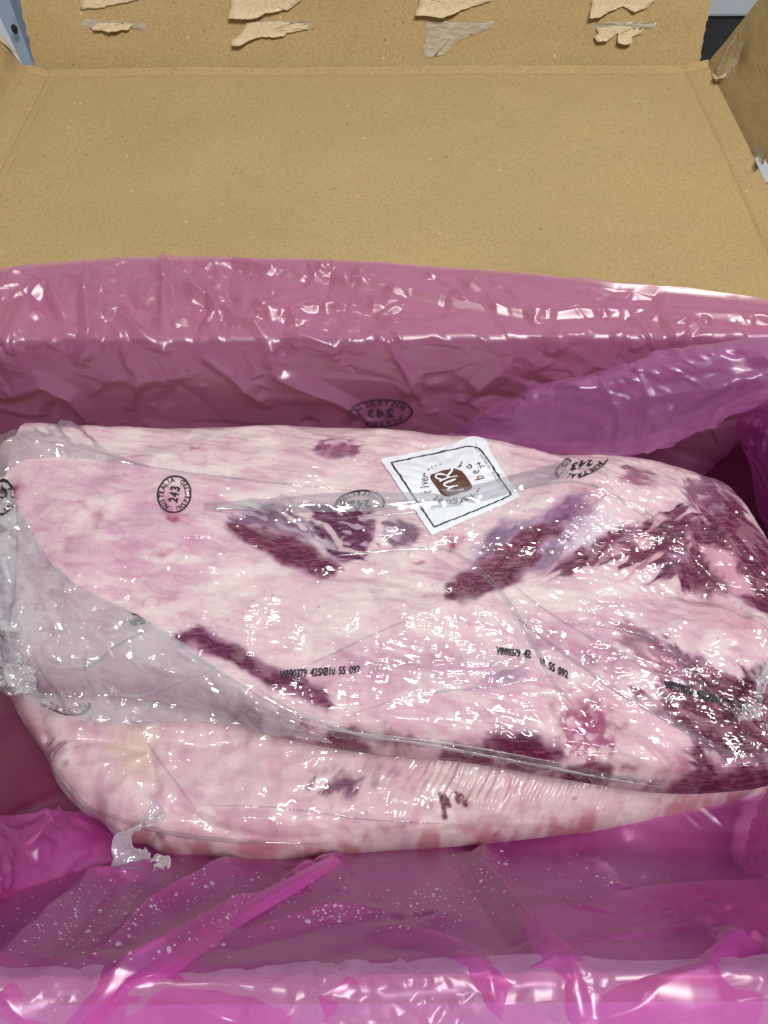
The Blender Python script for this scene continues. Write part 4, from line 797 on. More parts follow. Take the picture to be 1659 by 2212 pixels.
for k, (pts, w0, w1, mt) in enumerate([
    ([(470, 1106), (700, 1120), (880, 1108), (1000, 1090), (1150, 1052), (1250, 1044), (1330, 1074), (1430, 1150), (1510, 1240)], 5, 6, CLEAR),
    ([(640, 1215), (780, 1196), (940, 1186), (1000, 1206), (1060, 1255), (1110, 1320), (1150, 1390), (1200, 1480), (1245, 1530)], 6, 20, CLEAR),
    ([(610, 1462), (720, 1412), (850, 1352), (960, 1310)], 4, 5, CLEAR), ([(740, 1550), (900, 1502), (1050, 1486), (1190, 1462)], 4, 6, CLEAR),
    ([(1110, 1330), (1230, 1420), (1330, 1490), (1450, 1560), (1560, 1620), (1680, 1652)], 10, 14, CLEAR),
    ([(1200, 1340), (1380, 1370), (1460, 1420), (1540, 1500), (1625, 1575)], 6, 8, CLEAR),
    ([(1270, 1046), (1370, 1090), (1450, 1150), (1540, 1250), (1640, 1320)], 5, 5, CLEAR), ([(1080, 1240), (1180, 1320), (1300, 1390), (1450, 1450)], 5, 5, CLEAR),
    ([(520, 1466), (640, 1530), (760, 1578), (900, 1600), (1100, 1636), (1290, 1672), (1430, 1694)], 7, 6, (WHITE_FILM, 1)), ([(560, 1520), (700, 1568), (860, 1588), (1040, 1612), (1240, 1650)], 4, 4, (WHITE_FILM, 1)), ([(380, 1390), (480, 1452), (600, 1520), (700, 1560)], 6, 6, (WHITE_FILM, 1)),
    ([(130, 1240), (134, 1290), (126, 1360), (118, 1420)], 5, 5, WHITE_FILM), ([(190, 970), (330, 1010), (560, 1040), (760, 1060)], 5, 6, CLEAR),
    ([(330, 1350), (250, 1390), (180, 1440), (90, 1440)], 8, 9, WHITE_FILM), ([(60, 1450), (200, 1480), (300, 1505), (390, 1470), (500, 1430)], 8, 8, WHITE_FILM)]):
    up_ = isinstance(mt, tuple); mt = mt[0] if up_ else mt
    ribbon('bag_pleat', FS if mt is WHITE_FILM and not up_ else US, pts, w0, w1, mt, upper, 0.0018, 110, 7, 0.002 if up_ else 0.0005, k + 2)
for k, (pts, w0, w1, mt) in enumerate([
    ([(300, 1560), (330, 1620), (380, 1690), (440, 1770)], 4, 5, CLEAR), ([(180, 1740), (330, 1790), (500, 1815), (690, 1822)], 14, 8, CLEAR),
    ([(60, 1560), (120, 1660), (190, 1745), (270, 1800)], 12, 16, CLEAR), ([(420, 1740), (600, 1745), (800, 1770), (1010, 1780)], 4, 5, CLEAR)]):
    ribbon('bag_pleat', LS, pts, w0, w1, mt, lower, 0.0022, 110, 7, 0.0006, k + 30)
def tail(name, path, widths, mat, parent, seed, n=150, m=30, cr=0.0016):
    """a twisted end of bag film: a strip along a 3-D path, crumpled"""
    L = catmull(np.array(path), n); f = np.linspace(0, 1, n); w = np.interp(f, np.linspace(0, 1, len(widths)), widths) * (1 + 0.45 * perlin(f * 13, f * 0 + seed, seed + 2))
    t = np.gradient(L, axis=0); t /= np.linalg.norm(t, axis=1, keepdims=True)
    side = np.cross(t, np.array([0, 0, 1.0])); side /= np.linalg.norm(side, axis=1, keepdims=True) + 1e-9; upv = np.cross(side, t)
    c = np.linspace(-1, 1, m); ang = c[None] * (0.75 + 0.6 * np.sin(f * 11 + seed))[:, None]
    P = L[:, None] + side[:, None] * (np.sin(ang) * w[:, None])[..., None] + upv[:, None] * ((1 - np.cos(ang)) * w[:, None] * 0.9)[..., None]
    C_, F_ = np.meshgrid(c, f); h = cr * 1.1 * (ridged(F_ * 16, C_ * 2.2, seed, 3)) + 0.45 * facets(F_ * 0.1, C_ * 0.012, 130, seed) + 0.2 * facets(F_ * 0.1, C_ * 0.012, 330, seed + 1)
    P = P + normals(P) * h[..., None]
    return grid_obj(name, P, mat, parent)
tail('bag_tail', [at(352, 1745, 0.062), at(318, 1775, 0.060), at(285, 1800, 0.054), at(276, 1832, 0.046), at(292, 1866, 0.043), at(322, 1888, 0.044), at(348, 1886, 0.050), at(360, 1872, 0.056), at(346, 1858, 0.058), at(336, 1866, 0.054)], [0.012, 0.013, 0.012, 0.011, 0.010, 0.009, 0.0085, 0.007, 0.005, 0.003], WHITE_FILM, lower, 3, cr=0.0011)
tail('bag_tail', [at(1680, 1440, 0.118), at(1655, 1460, 0.124), at(1638, 1492, 0.126), at(1640, 1520, 0.124), at(1622, 1540, 0.122), at(1595, 1545, 0.118), at(1570, 1532, 0.114)], [0.006, 0.005, 0.005, 0.006, 0.0055, 0.003, 0.001], WHITE_FILM, upper, 6)
tail('bag_tail', [at(-15, 1430, 0.108), at(20, 1445, 0.112), at(50, 1470, 0.112), at(80, 1500, 0.104), at(110, 1530, 0.098)], [0.010, 0.010, 0.009, 0.006, 0.002], WHITE_FILM, upper, 9, cr=0.003)

# ------------------------------------------------------------------ prints
_glyph = {}
def glyph(ch, off=0.0):
    if (ch, off) not in _glyph:
        cu = bpy.data.curves.new('glyph', 'FONT'); cu.body = ch; cu.size = 1; cu.offset = off; cu.resolution_u = 3; cu.fill_mode = 'FRONT'
        o = bpy.data.objects.new('glyph', cu); me = bpy.data.meshes.new_from_object(o)
        V = np.array([v.co[:] for v in me.vertices]).reshape(-1, 3)[:, :2]; F = [tuple(p.vertices) for p in me.polygons]
        bpy.data.objects.remove(o); bpy.data.curves.remove(cu); bpy.data.meshes.remove(me); _glyph[(ch, off)] = (V, F)
    return _glyph[(ch, off)]
class Print2D:
    """flat lettering collected in its own frame, y up"""
    def __init__(s): s.V = []; s.F = []; s.n = 0
    def add(s, V, F):
        V = np.asarray(V, float)
        if len(V) == 0: return
        s.V.append(V); s.F += [tuple(a + s.n for a in f) for f in F]; s.n += len(V)
    def char(s, ch, x, y, h, deg=0, sx=1.0, off=0.012, centre=True):
        V, F = glyph(ch, off)
        if len(V) == 0: return
        w = V[:, 0].max() + V[:, 0].min()
        q = np.stack([(V[:, 0] - (w / 2 if centre else 0)) * sx, V[:, 1] - 0.35], -1) * (h / 0.72); a = math.radians(deg); c, s_ = math.cos(a), math.sin(a)
        s.add(np.stack([x + q[:, 0] * c - q[:, 1] * s_, y + q[:, 0] * s_ + q[:, 1] * c], -1), F)
    def text(s, t, x, y, h, sx=0.8, pitch=0.62, deg=0, off=0.012):
        a = math.radians(deg)
        for k, ch in enumerate(t):
            u = (k - (len(t) - 1) / 2) * pitch * h; s.char(ch, x + u * math.cos(a), y + u * math.sin(a), h, deg, sx, off)
    def arc(s, t, cx, cy, rx, ry, a0, a1, h, inward=False, sx=0.8, off=0.012):
        for k, ch in enumerate(t):
            a = math.radians(a0 + (a1 - a0) * k / max(1, len(t) - 1)); x, y = cx + rx * math.cos(a), cy + ry * math.sin(a)
            tx, ty = -rx * math.sin(a), ry * math.cos(a); d = math.degrees(math.atan2(ty, tx))
            s.char(ch, x, y, h, d if inward else d + 180, sx, off)
    def stroke(s, pts, w, closed=False):
        P = np.asarray(pts, float); n = len(P); t = np.gradient(P, axis=0) if not closed else np.roll(P, -1, 0) - np.roll(P, 1, 0)
        t /= np.linalg.norm(t, axis=1, keepdims=True) + 1e-9; q = np.stack([-t[:, 1], t[:, 0]], -1) * w / 2
        F = [(a, (a + 1) % n, (a + 1) % n + n, a + n) for a in range(n if closed else n - 1)]; s.add(np.concatenate([P + q, P - q]), F)
    def oval(s, rx, ry, w, cx=0, cy=0):
        a = np.linspace(0, 2 * math.pi, 72, endpoint=False); s.stroke(np.stack([cx + rx * np.cos(a), cy + ry * np.sin(a)], -1), w, True)
    def disc(s, x, y, r):
        a = np.linspace(0, 2 * math.pi, 10, endpoint=False); s.add(np.stack([x + r * np.cos(a), y + r * np.sin(a)], -1), [tuple(range(10))])
    def get(s): return np.concatenate(s.V), s.F
def lay(name, pr, fn, surf, mat, parent, lift=0.0006, clip=None, d=30, chunk=True):
    """map the print into photo units with fn, clip by region, lay every vertex on the surface"""
    V, F = pr.get(); Q = fn(V)
    if clip is not None:
        ok = np.array([clip(x, y) for x, y in Q]); F = [f for f in F if ok[list(f)].all()]
    if not F: return None
    P3 = surf.place(Q, lift, d) if not chunk else np.empty((len(Q), 3))
    if chunk:   # neighbourhoods of about 14 units each
        key = np.floor(Q / 14).astype(int); 
        for k in np.unique(key, axis=0):
            m = (key == k).all(1); c = (k + 0.5) * 14; ci, cj = surf.affine(c[0], c[1], 14)
            A = np.concatenate([Q[m], np.ones((m.sum(), 1))], 1); P3[m] = surf.sample(A @ ci, A @ cj, lift)
    used = sorted({a for f in F for a in f}); re = {a: k for k, a in enumerate(used)}
    return mesh_obj(name, P3[used], [tuple(re[a] for a in f) for f in F], mat, parent, False)
def stamp_art(rx=1.0, ry=0.82):
    p = Print2D(); p.oval(rx, ry, 0.085)
    p.arc('AUSTRALIA', 0, 0, rx * 0.80, ry * 0.78, 158, 22, 0.26, sx=0.8, off=0.03); p.text('243', 0, 0, 0.46, 0.75, 0.66, 0, 0.04); p.arc('INSPECTED', 0, 0, rx * 0.80, ry * 0.80, 205, 335, 0.25, True, sx=0.76, off=0.03); return p
def aff(cx, cy, ux, uy, vx, vy): return lambda V: np.stack([cx + V[:, 0] * ux + V[:, 1] * vx, cy + V[:, 0] * uy + V[:, 1] * vy], -1)
# upper pack: the clear stamp, reading upwards, and its crumpled fellows
lay('stamp', stamp_art(), aff(377, 1069, 8, -39, -42, -8), US, INK, upper, 0.0008)
lay('stamp', stamp_art(), aff(778, 1090, -52, 4, 4, 34), US, INK, upper, 0.0009, lambda x, y: y < 1100)
lay('stamp', stamp_art(), aff(1258, 1006, -56, 14, -10, 34), US, INK, upper, 0.0010, lambda x, y: y > 994 and y < 1036)
lay('stamp', stamp_art(), aff(22, 1085, 10, -36, -28, -12), US, INK, upper, 0.007, lambda x, y: x > 14 and x < 45)
lay('stamp', stamp_art(), aff(132, 1500, 62, 12, -14, -52), LS, INK, lower, 0.0012, lambda x, y: y > 1518)
def code(n=None): 
    p = Print2D(); t = 'WB90379 425X810 55 092'; p.text(t[:n] if n else t, 0, 0, 1.15, 0.72, 0.49, 0, 0.034); return p
lay('code_print', code(), aff(694, 1452, 13.6, -1.0, 0.6, -15), US, INK, upper, 0.0009)
def bent(V):
    x = V[:, 0] * 12.2; return np.stack([1152 + x, 1414 + np.where(x < -10, (x + 10) * 0.12, (x + 10) * 0.52) - V[:, 1] * 14], -1)
lay('code_print', code(), bent, US, INK, upper, 0.0010, lambda x, y: x < 1146 or x > 1168)
lay('code_print', code(7), aff(304, 1340, 11.5, -1.5, 0.5, -13), FS, INK, upper, 0.0006)
lay('code_print', code(), aff(1530, 1505, 14.5, 4.2, -1, -15), US, INK, upper, 0.0010)
p_ = Print2D(); p_.text('55 D92', 0, 0, 1.0, 0.72, 0.56); lay('code_print', p_, aff(24, 1370, 12, 2.2, 0.6, -13), RS, INK, upper, 0.0006)

# the label: its own frame is 100 units square, y up; corners A (frame top-right..) as seen in the photo
LA, LB, LC, LD = np.array([822, 994.0]), np.array([1040, 950.0]), np.array([1124, 1076.0]), np.array([932, 1158.0])
# frame: top edge = image left (D->A), bottom edge = image right (C->B); frame left = D-C side
def label_map(V):
    u = V[:, 0:1] / 100; v = V[:, 1:2] / 100                 # u: frame left->right = image bottom->top, v: frame bottom->top = image right->left
    return (LC * (1 - u) + LB * u) * (1 - v) + (LD * (1 - u) + LA * u) * v
def round_sq(x0, y0, x1, y1, rr, n=26):
    """rr: corner radii for (x1,y0)(x1,y1)(x0,y1)(x0,y0)"""
    P = []
    for (cx, cy, sx, sy, a0), r in zip(((x1, y0, -1, 1, -90), (x1, y1, -1, -1, 0), (x0, y1, 1, -1, 90), (x0, y0, 1, 1, 180)), rr):
        for a in np.linspace(a0, a0 + 90, 8): P.append((cx + sx * r + r * math.cos(math.radians(a)), cy + sy * r + r * math.sin(math.radians(a))))
    return np.array(P)
def dense(P, n):
    P = np.concatenate([P, P[:1]]); s = np.concatenate([[0], np.cumsum(np.linalg.norm(np.diff(P, axis=0), axis=1))]); t = np.linspace(0, s[-1], n, endpoint=False)
    return np.stack([np.interp(t, s, P[:, 0]), np.interp(t, s, P[:, 1])], -1)
n_ = 160; o_ = dense(round_sq(0, 0, 100, 100, (12, 1, 1, 1)), n_); rings = [(o_ - 50) * f + 50 for f in (1, 0.93, 0.8, 0.65, 0.5, 0.35, 0.2, 0.08)]
pl = Print2D(); F = [(r * n_ + a, r * n_ + (a + 1) % n_, (r + 1) * n_ + (a + 1) % n_, (r + 1) * n_ + a) for r in range(7) for a in range(n_)]; F.append(tuple(7 * n_ + a for a in range(n_)))
pl.add(np.concatenate(rings), F)
label = lay('label', pl, label_map, US, PAPER, upper, 0.0010, chunk=True)
label['label'] = 'white square paper label with black border under the clear film'
pb = Print2D(); pb.stroke(dense(round_sq(7, 7, 93, 93, (13, 1, 1, 1)), 220), 1.6, True); lay('border', pb, label_map, US, INK, label, 0.0014)
pt = Print2D(); pt.arc('margaret', 50, 52, 27, 27, 196, 118, 9, sx=0.9, off=0.0); pt.arc('river', 50, 52, 27, 27, 92, 46, 9, sx=0.9, off=0.0)
for a in (28, 18, 8, -2, 204, 212, 220, 228): pt.disc(50 + 27 * math.cos(math.radians(a)), 52 + 27 * math.sin(math.radians(a)), 0.9)
pt.arc('9+', 56, 15, 4, 0.01, 180, 0, 7, sx=0.9) if False else pt.text('9+', 62, 17, 7, 0.9, 0.7, 0, 0.0)
lay('lettering', pt, label_map, US, plain('grey_brown_print', lin(70, 62, 54), 0.45), label, 0.0014)
pw = Print2D(); pw.text('margaretriverwagyu.com', 55, 10.8, 4.6, 0.85, 0.70, 0, -0.004); lay('lettering', pw, label_map, US, plain('grey_print', lin(120, 122, 124), 0.5), label, 0.0014)
pe = Print2D(); pe.arc('beef', 50, 52, 27, 27, 262, 318, 10, True, sx=0.9, off=0.004); lay('lettering', pe, label_map, US, BROWN, label, 0.0014)
# emblem: a rounded brown square with white brush strokes
pq = Print2D(); sq = dense(round_sq(34, 36, 68, 68, (10, 5, 10, 5)), 60); c_ = np.array([51, 52.0]); rr_ = [(sq - c_) * f + c_ for f in (1, 0.7, 0.4, 0.12)]
F = [(r * 60 + a, r * 60 + (a + 1) % 60, (r + 1) * 60 + (a + 1) % 60, (r + 1) * 60 + a) for r in range(3) for a in range(60)]; F.append(tuple(180 + a for a in range(60)))
pq.add(np.concatenate(rr_), F); lay('emblem', pq, label_map, US, BROWN, label, 0.0014)
ps = Print2D()
for pts in ([(37, 45), (39, 54), (42, 60), (45, 56), (45, 48)], [(45, 55), (49, 60), (52, 57), (52, 47)], [(56, 62), (57, 52), (56, 43)], [(56, 58), (62, 63), (66, 59), (62, 53), (57, 52)], [(60, 52), (65, 45), (71, 43)]):
    ps.stroke(catmull(np.array(pts, float), 24), 2.0)
lay('emblem_stroke', ps, label_map, US, PAPER, label, 0.0017)

# ------------------------------------------------------------------ the pink liner
liner = empty('plastic_liner', (0, 0.19, 0.006)); tag(liner, 'translucent magenta plastic liner draped over the box rim around the meat', 'liner')
def ridge_fold(P, n, lines, surf):
    h = np.zeros(P.shape[:2])
    for pts, a, w, kind in lines:
        dd, fr = seg_dist(P, surf.line(pts)); e = np.sin(np.clip(fr, 0.03, 0.97) * math.pi) ** 0.35
        h += a * e * (np.maximum(0, 1 - dd / w) ** 1.3 if kind == 't' else np.exp(-(dd / w) ** 2))
    return P + n * h[..., None]
# base: the tub on floor and side walls
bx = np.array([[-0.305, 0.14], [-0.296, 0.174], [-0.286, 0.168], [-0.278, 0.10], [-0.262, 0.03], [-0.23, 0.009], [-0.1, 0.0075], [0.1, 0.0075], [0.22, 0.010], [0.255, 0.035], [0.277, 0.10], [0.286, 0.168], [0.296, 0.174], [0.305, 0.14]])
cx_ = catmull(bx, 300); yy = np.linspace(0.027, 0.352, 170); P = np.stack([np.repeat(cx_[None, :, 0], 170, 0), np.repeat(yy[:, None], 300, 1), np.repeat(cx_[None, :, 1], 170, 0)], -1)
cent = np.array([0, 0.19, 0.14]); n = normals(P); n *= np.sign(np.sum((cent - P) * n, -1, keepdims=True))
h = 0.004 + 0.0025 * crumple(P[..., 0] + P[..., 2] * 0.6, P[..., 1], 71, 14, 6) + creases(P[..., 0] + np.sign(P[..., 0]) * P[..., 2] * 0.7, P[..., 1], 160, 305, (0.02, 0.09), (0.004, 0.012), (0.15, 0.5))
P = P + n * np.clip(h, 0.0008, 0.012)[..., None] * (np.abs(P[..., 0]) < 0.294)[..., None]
grid_obj('tub', P, PINK_SHADED, liner)
# back drape: over the lid, the hinge and down the back wall
end_px = [(-220, 590), (-100, 583), (0, 573), (60, 565), (180, 556), (290, 549), (400, 549), (560, 551), (700, 555), (830, 560), (900, 567), (1030, 575), (1170, 587), (1290, 602), (1420, 617), (1540, 632), (1660, 645), (1780, 660), (1900, 675)]
ends = np.array([at(px, py, RIM + 0.006)[:2] for px, py in end_px])
nc, nr = 760, 430; xg = np.linspace(-0.288, 0.288, nc)
ye = np.interp(xg, ends[:, 0], ends[:, 1])
prof = []
for f in np.linspace(0, 1, 12): prof.append(('lid', f))
rows = []
for f in np.linspace(0, 1, 9): y = ye + (YB + 0.014 - ye) * f; rows.append(np.stack([xg, y, RIM + 0.0035 + 0 * xg], -1))
for y, z in [(YB + 0.005, RIM + 0.0030), (YB - 0.0030, RIM + 0.0022), (YB - 0.0055, RIM - 0.004), (YB - 0.007, 0.145), (YB - 0.005, 0.12), (YB - 0.006, 0.095), (YB - 0.008, 0.065), (YB - 0.012, 0.035), (YB - 0.03, 0.013)]: rows.append(np.stack([xg, 0 * xg + y, 0 * xg + z], -1))
P = catmull(np.array(rows), nr); Sb = Surf(P); n = Sb.n.copy()
if n[20, 200][2] < 0: n = -n
arc = np.cumsum(np.linalg.norm(np.diff(P, axis=0, prepend=P[:1]), axis=-1), 0)
X, A = P[..., 0], arc
onlid = sstep(0.0, 0.012, A) * sstep(0.125, 0.10, A)
lft = sstep(0.06, -0.04, X)
pt = sstep(-0.25, 0.35, perlin(X * 13, A * 13, 77)); pt2 = sstep(-0.1, 0.4, perlin(X * 20 + 3, A * 20, 78))
dl = float(np.interp(0, xg, ye) - YB)
onl = lambda x, a: (1.0 if x < 0.02 else 0.35) if a < dl + 0.012 else 0.13
h = 0.0016 + 0.0010 * crumple(X, A * 0.8, 72, 12, 6) + creases(X, A, 330, 301, (0.012, 0.07), (0.003, 0.012), (0.15, 0.55), onl) + creases(X, A, 230, 302, (0.006, 0.03), (0.0018, 0.005), (0.2, 0.55), onl) + creases(X, A, 60, 303, (0.05, 0.16), (0.004, 0.012), (0.12, 0.35), None, (8, 12)) + creases(X, A, 40, 304, (0.04, 0.12), (0.003, 0.008), (0.2, 0.45), lambda x, a: 1.0 if a > dl + 0.015 else 0.2, (-35, 40))
P2 = P + n * np.clip(h, -0.002, 0.016)[..., None] * (0.25 + 0.75 * sstep(0, 0.01, A))[..., None]
def zb(x, y): return (x / 1.106 / 1.808, (y / 1.106 + 950) / 1.808)
def zc(x, y): return ((x / 1.106 + 1500) / 1.808, (y / 1.106 + 950) / 1.808)
folds = [([zb(60, 375), zb(140, 250), zb(215, 175), zb(270, 300)], 0.010, 0.010, 't'), ([zb(400, 110), zb(380, 220), zb(400, 400), zb(350, 500)], 0.012, 0.012, 't'), ([zb(708, 60), zb(710, 200), zb(715, 450)], 0.009, 0.008, 't'), ([zb(820, 180), zb(900, 240), zb(975, 310), zb(1100, 360), zb(1180, 450)], 0.009, 0.009, 't'),
         ([zb(440, 310), zb(520, 300), zb(600, 390), zb(710, 450)], 0.008, 0.010, 't'), ([zb(520, 390), zb(560, 530)], 0.005, 0.007, 't'), ([zb(1180, 450), zb(1300, 400), zb(1450, 440), zb(1560, 330)], 0.006, 0.010, 't'), ([zb(860, 470), zb(1000, 560), zb(1150, 690)], 0.007, 0.012, 't'), ([zb(1150, 470), zb(1210, 560), zb(1400, 640), zb(1600, 760)], 0.010, 0.012, 't'),
         ([zb(20, 660), zb(180, 590), zb(300, 650), zb(380, 760)], 0.009, 0.014, 't'), ([zb(560, 480), zb(600, 580), zb(560, 700)], 0.006, 0.01, 't'), ([zb(1080, 300), zb(1270, 290), zb(1440, 270), zb(1560, 255)], 0.005, 0.006, 't'),
         ([zb(860, 120), zb(960, 70), zb(1180, 115), zb(1560, 170), zc(250, 245), zc(650, 300), zc(1100, 300), zc(1659, 320)], 0.006, 0.008, 't'), ([zc(830, 130), zc(1000, 190), zc(1300, 190), zc(1659, 245)], 0.005, 0.007, 't'), ([zc(20, 430), zc(90, 540), zc(165, 690)], 0.006, 0.007, 't')]
Sb2 = Surf(P2); Sb2.valid[:] = True
folds = [(a, b * 0.75, c * 0.7, d) for a, b, c, d in folds]; P2 = ridge_fold(P2, n, folds, Sb2)
back = grid_obj('back_drape', P2, PINK, liner); BSF = Surf(P2)
if BSF.n[20, 200][2] < 0: BSF.n = -BSF.n
# the fold that hangs forward on the right of the back wall
def loft_film(name, rows3, nr, nc, cr, f, seed, lines=(), clampneg=False, toward=None, mat=PINK, stretch=1.0, fac=0.035):
    P = loft(np.array(rows3), nr, nc); n = normals(P); tw = np.array(CAM if toward is None else toward)
    n *= np.sign(np.sum((tw - P) * n, -1, keepdims=True)); a1 = np.cumsum(np.linalg.norm(np.diff(P, axis=1, prepend=P[:, :1]), axis=-1), 1); a0 = np.cumsum(np.linalg.norm(np.diff(P, axis=0, prepend=P[:1]), axis=-1), 0)
    h = cr * (crumple(a1, a0 * stretch, seed, f, 6) + 0.35 * crumple(a1, a0, seed + 3, f * 2.3, 6)) + creases(a1, a0, int(fac * 1000), seed + 5, (0.012, 0.06), (0.003, 0.010), (0.12, 0.5)) + creases(a1, a0, int(fac * 1600), seed + 6, (0.006, 0.025), (0.0018, 0.005), (0.2, 0.6), lambda x, y: 1.0 if perlin(np.array([x * 16]), np.array([y * 16]), seed + 7)[0] > 0.1 else 0.1); P = P + n * h[..., None]
    s = Surf(P); P = ridge_fold(P, n, lines, s) if lines else P
    o = grid_obj(name, P, mat, liner); s = Surf(P); s.n *= np.sign(np.sum((tw - P) * s.n, -1, keepdims=True)); return o, s
Yw = YB - 0.010
loft_film('front_fold', [
    [at_y(960, 948, Yw - 0.002), at_y(1030, 898, Yw - 0.004), at_y(1130, 846, Yw - 0.008), at_y(1300, 800, Yw - 0.014), at_y(1480, 752, Yw - 0.020), at_y(1850, 690, Yw - 0.03)],
    [at_y(962, 949, Yw - 0.006), at_y(1034, 908, Yw - 0.014), at_y(1136, 862, Yw - 0.024), at_y(1306, 820, Yw - 0.032), at_y(1490, 772, Yw - 0.036), at_y(1850, 712, Yw - 0.042)],
    [at_y(966, 951, Yw - 0.010), at_y(1044, 928, Yw - 0.020), at_y(1170, 915, Yw - 0.034), at_y(1360, 890, Yw - 0.044), at_y(1580, 820, Yw - 0.05), at_y(1850, 760, Yw - 0.054)],
    [at_y(900, 948, Yw - 0.014), at_y(1040, 944, Yw - 0.026), at_y(1190, 968, Yw - 0.040), at_y(1400, 960, Yw - 0.052), at_y(1640, 855, Yw - 0.058), at_y(1850, 800, Yw - 0.06)],
    [at_y(900, 952, Yw - 0.012), at_y(1050, 952, Yw - 0.024), at_y(1195, 980, Yw - 0.038), at_y(1405, 972, Yw - 0.050), at_y(1645, 866, Yw - 0.056), at_y(1850, 812, Yw - 0.058)],
    [at_y(900, 946, Yw - 0.006), at_y(1050, 938, Yw - 0.012), at_y(1195, 955, Yw - 0.020), at_y(1405, 940, Yw - 0.030), at_y(1645, 840, Yw - 0.036), at_y(1850, 790, Yw - 0.04)]],
    150, 330, 0.0014, 20, 81, [([zc(1100, 760), zc(1300, 690), zc(1500, 600)], 0.005, 0.008, 't'), ([zc(900, 700), zc(1250, 640), zc(1659, 560)], 0.003, 0.006, 't')], fac=0.10)
# right side: the film standing up beside the meat
loft_film('side_fold', [
    [at(1600, 860, 0.16), at(1700, 850, 0.165), at(1850, 850, 0.17)], [at(1590, 930, 0.12), at(1680, 930, 0.145), at(1850, 930, 0.17)],
    [at(1622, 1010, 0.10), at(1690, 1020, 0.13), at(1860, 1020, 0.165)], [at(1640, 1110, 0.085), at(1720, 1120, 0.11), at(1880, 1120, 0.16)], [at(1690, 1230, 0.07), at(1760, 1240, 0.10), at(1900, 1240, 0.155)]], 110, 90, 0.0008, 14, 84, mat=PINK_SMOOTH)
loft_film('side_fold', [
    [at(1660, 1700, 0.055), at(1720, 1690, 0.08), at(1850, 1680, 0.14)], [at(1625, 1770, 0.05), at(1700, 1770, 0.08), at(1850, 1770, 0.14)],
    [at(1608, 1850, 0.055), at(1690, 1850, 0.09), at(1850, 1850, 0.145)], [at(1600, 1910, 0.08), at(1690, 1905, 0.10), at(1850, 1910, 0.15)], [at(1600, 2010, 0.12), at(1690, 2000, 0.13), at(1850, 2000, 0.16)]], 110, 90, 0.0008, 14, 85, mat=PINK_SMOOTH)
loft_film('side_fold', [
    [at(-180, 1740, 0.13), at(-60, 1760, 0.09), at(60, 1760, 0.050), at(150, 1752, 0.034), at(235, 1790, 0.022)],
    [at(-180, 1830, 0.13), at(-60, 1830, 0.10), at(60, 1815, 0.060), at(165, 1810, 0.044), at(262, 1826, 0.028)],
    [at(-180, 1930, 0.135), at(-60, 1930, 0.11), at(20, 1925, 0.074), at(165, 1878, 0.048), at(278, 1848, 0.032)],
    [at(-180, 1950, 0.13), at(-60, 1952, 0.105), at(10, 1938, 0.070), at(165, 1890, 0.044), at(278, 1855, 0.028)]], 110, 160, 0.0007, 12, 86, mat=PINK_SMOOTH, fac=0.03)
# front drape: from under the meat up over the near rim and down outside
xg = np.linspace(-0.285, 0.285, 15); rows = []; y0_ = np.where(xg < -0.17, 0.098, 0.165)
for y, z, a in [(0.165, 0.012, 0), (0.112, 0.013, 0.002), (0.090, 0.028, 0.004), (0.077, 0.055, 0.007), (0.060, 0.088, 0.008), (0.043, 0.124, 0.006), (0.030, 0.154, 0.003), (0.0235, 0.1715, 0.003), (0.0165, 0.1790, 0.004), (0.008, 0.1785, 0.005), (-0.012, 0.166, 0.006), (-0.045, 0.150, 0.008), (-0.085, 0.120, 0.01)]:
    w = np.array([perlin(np.array([x * 9.0]), np.array([y * 12.0]), 91)[0] for x in xg]); rows.append(np.stack([xg, np.minimum(y + a * w, y0_ - 0.004 * len(rows) if len(rows) < 2 else 9), z + a * 0.8 * w + (0.024 * sstep(0.08, 0.17, xg) if len(rows) in (0, 1) else 0) + (0.012 * sstep(0.08, 0.17, xg) if len(rows) == 2 else 0)], -1))
def zf(x, y): return (x / 1.106 / 1.808, (y / 1.106 + 3200) / 1.808)
def zg(x, y): return ((x / 1.106 + 1500) / 1.808, (y / 1.106 + 3200) / 1.808)
ffolds = [([zf(350, 870), zf(520, 690), zf(700, 620), zf(1000, 430), zf(1300, 260), zf(1450, 170)], 0.010, 0.011, 't'), ([zf(0, 620), zf(200, 480), zf(400, 280), zf(540, 250)], 0.010, 0.013, 't'), ([zf(500, 530), zf(650, 420), zf(900, 260), zf(1000, 190)], 0.009, 0.011, 't'), ([zf(1000, 520), zf(1400, 420), zf(1600, 400)], 0.006, 0.012, 't'),
          ([zf(0, 760), zf(60, 770), zf(180, 885)], 0.006, 0.010, 't'), ([zf(640, 715), zf(900, 790), zf(1130, 860), zf(1260, 830)], 0.006, 0.008, 't'), ([zf(1080, 780), zf(1150, 850)], 0.004, 0.006, 't'), ([zf(1280, 720), zf(1400, 760), zf(1600, 690)], 0.005, 0.007, 't'),
          ([zg(420, 120), zg(420, 250), zg(500, 350), zg(650, 540), zg(820, 650)], 0.011, 0.012, 't'), ([zg(280, 620), zg(450, 700), zg(500, 830)], 0.006, 0.008, 't'), ([zg(800, 660), zg(830, 850)], 0.005, 0.006, 't'), ([zg(880, 850), zg(1150, 740), zg(1390, 700), zg(1550, 560), zg(1490, 500)], 0.009, 0.009, 't'),
          ([zg(1000, 880), zg(1300, 800), zg(1659, 760)], 0.006, 0.009, 't'), ([zg(620, 580), zg(720, 650), zg(560, 690)], 0.004, 0.007, 't'), ([zg(0, 480), zg(200, 540), zg(420, 620)], 0.006, 0.010, 't'), ([zf(700, 880), zf(900, 840), zf(1200, 870)], 0.004, 0.007, 't')]
front, FRS = loft_film('front_drape', rows, 340, 560, 0.0012, 14, 92, ffolds, mat=PINK_SMOOTH, fac=0.06)
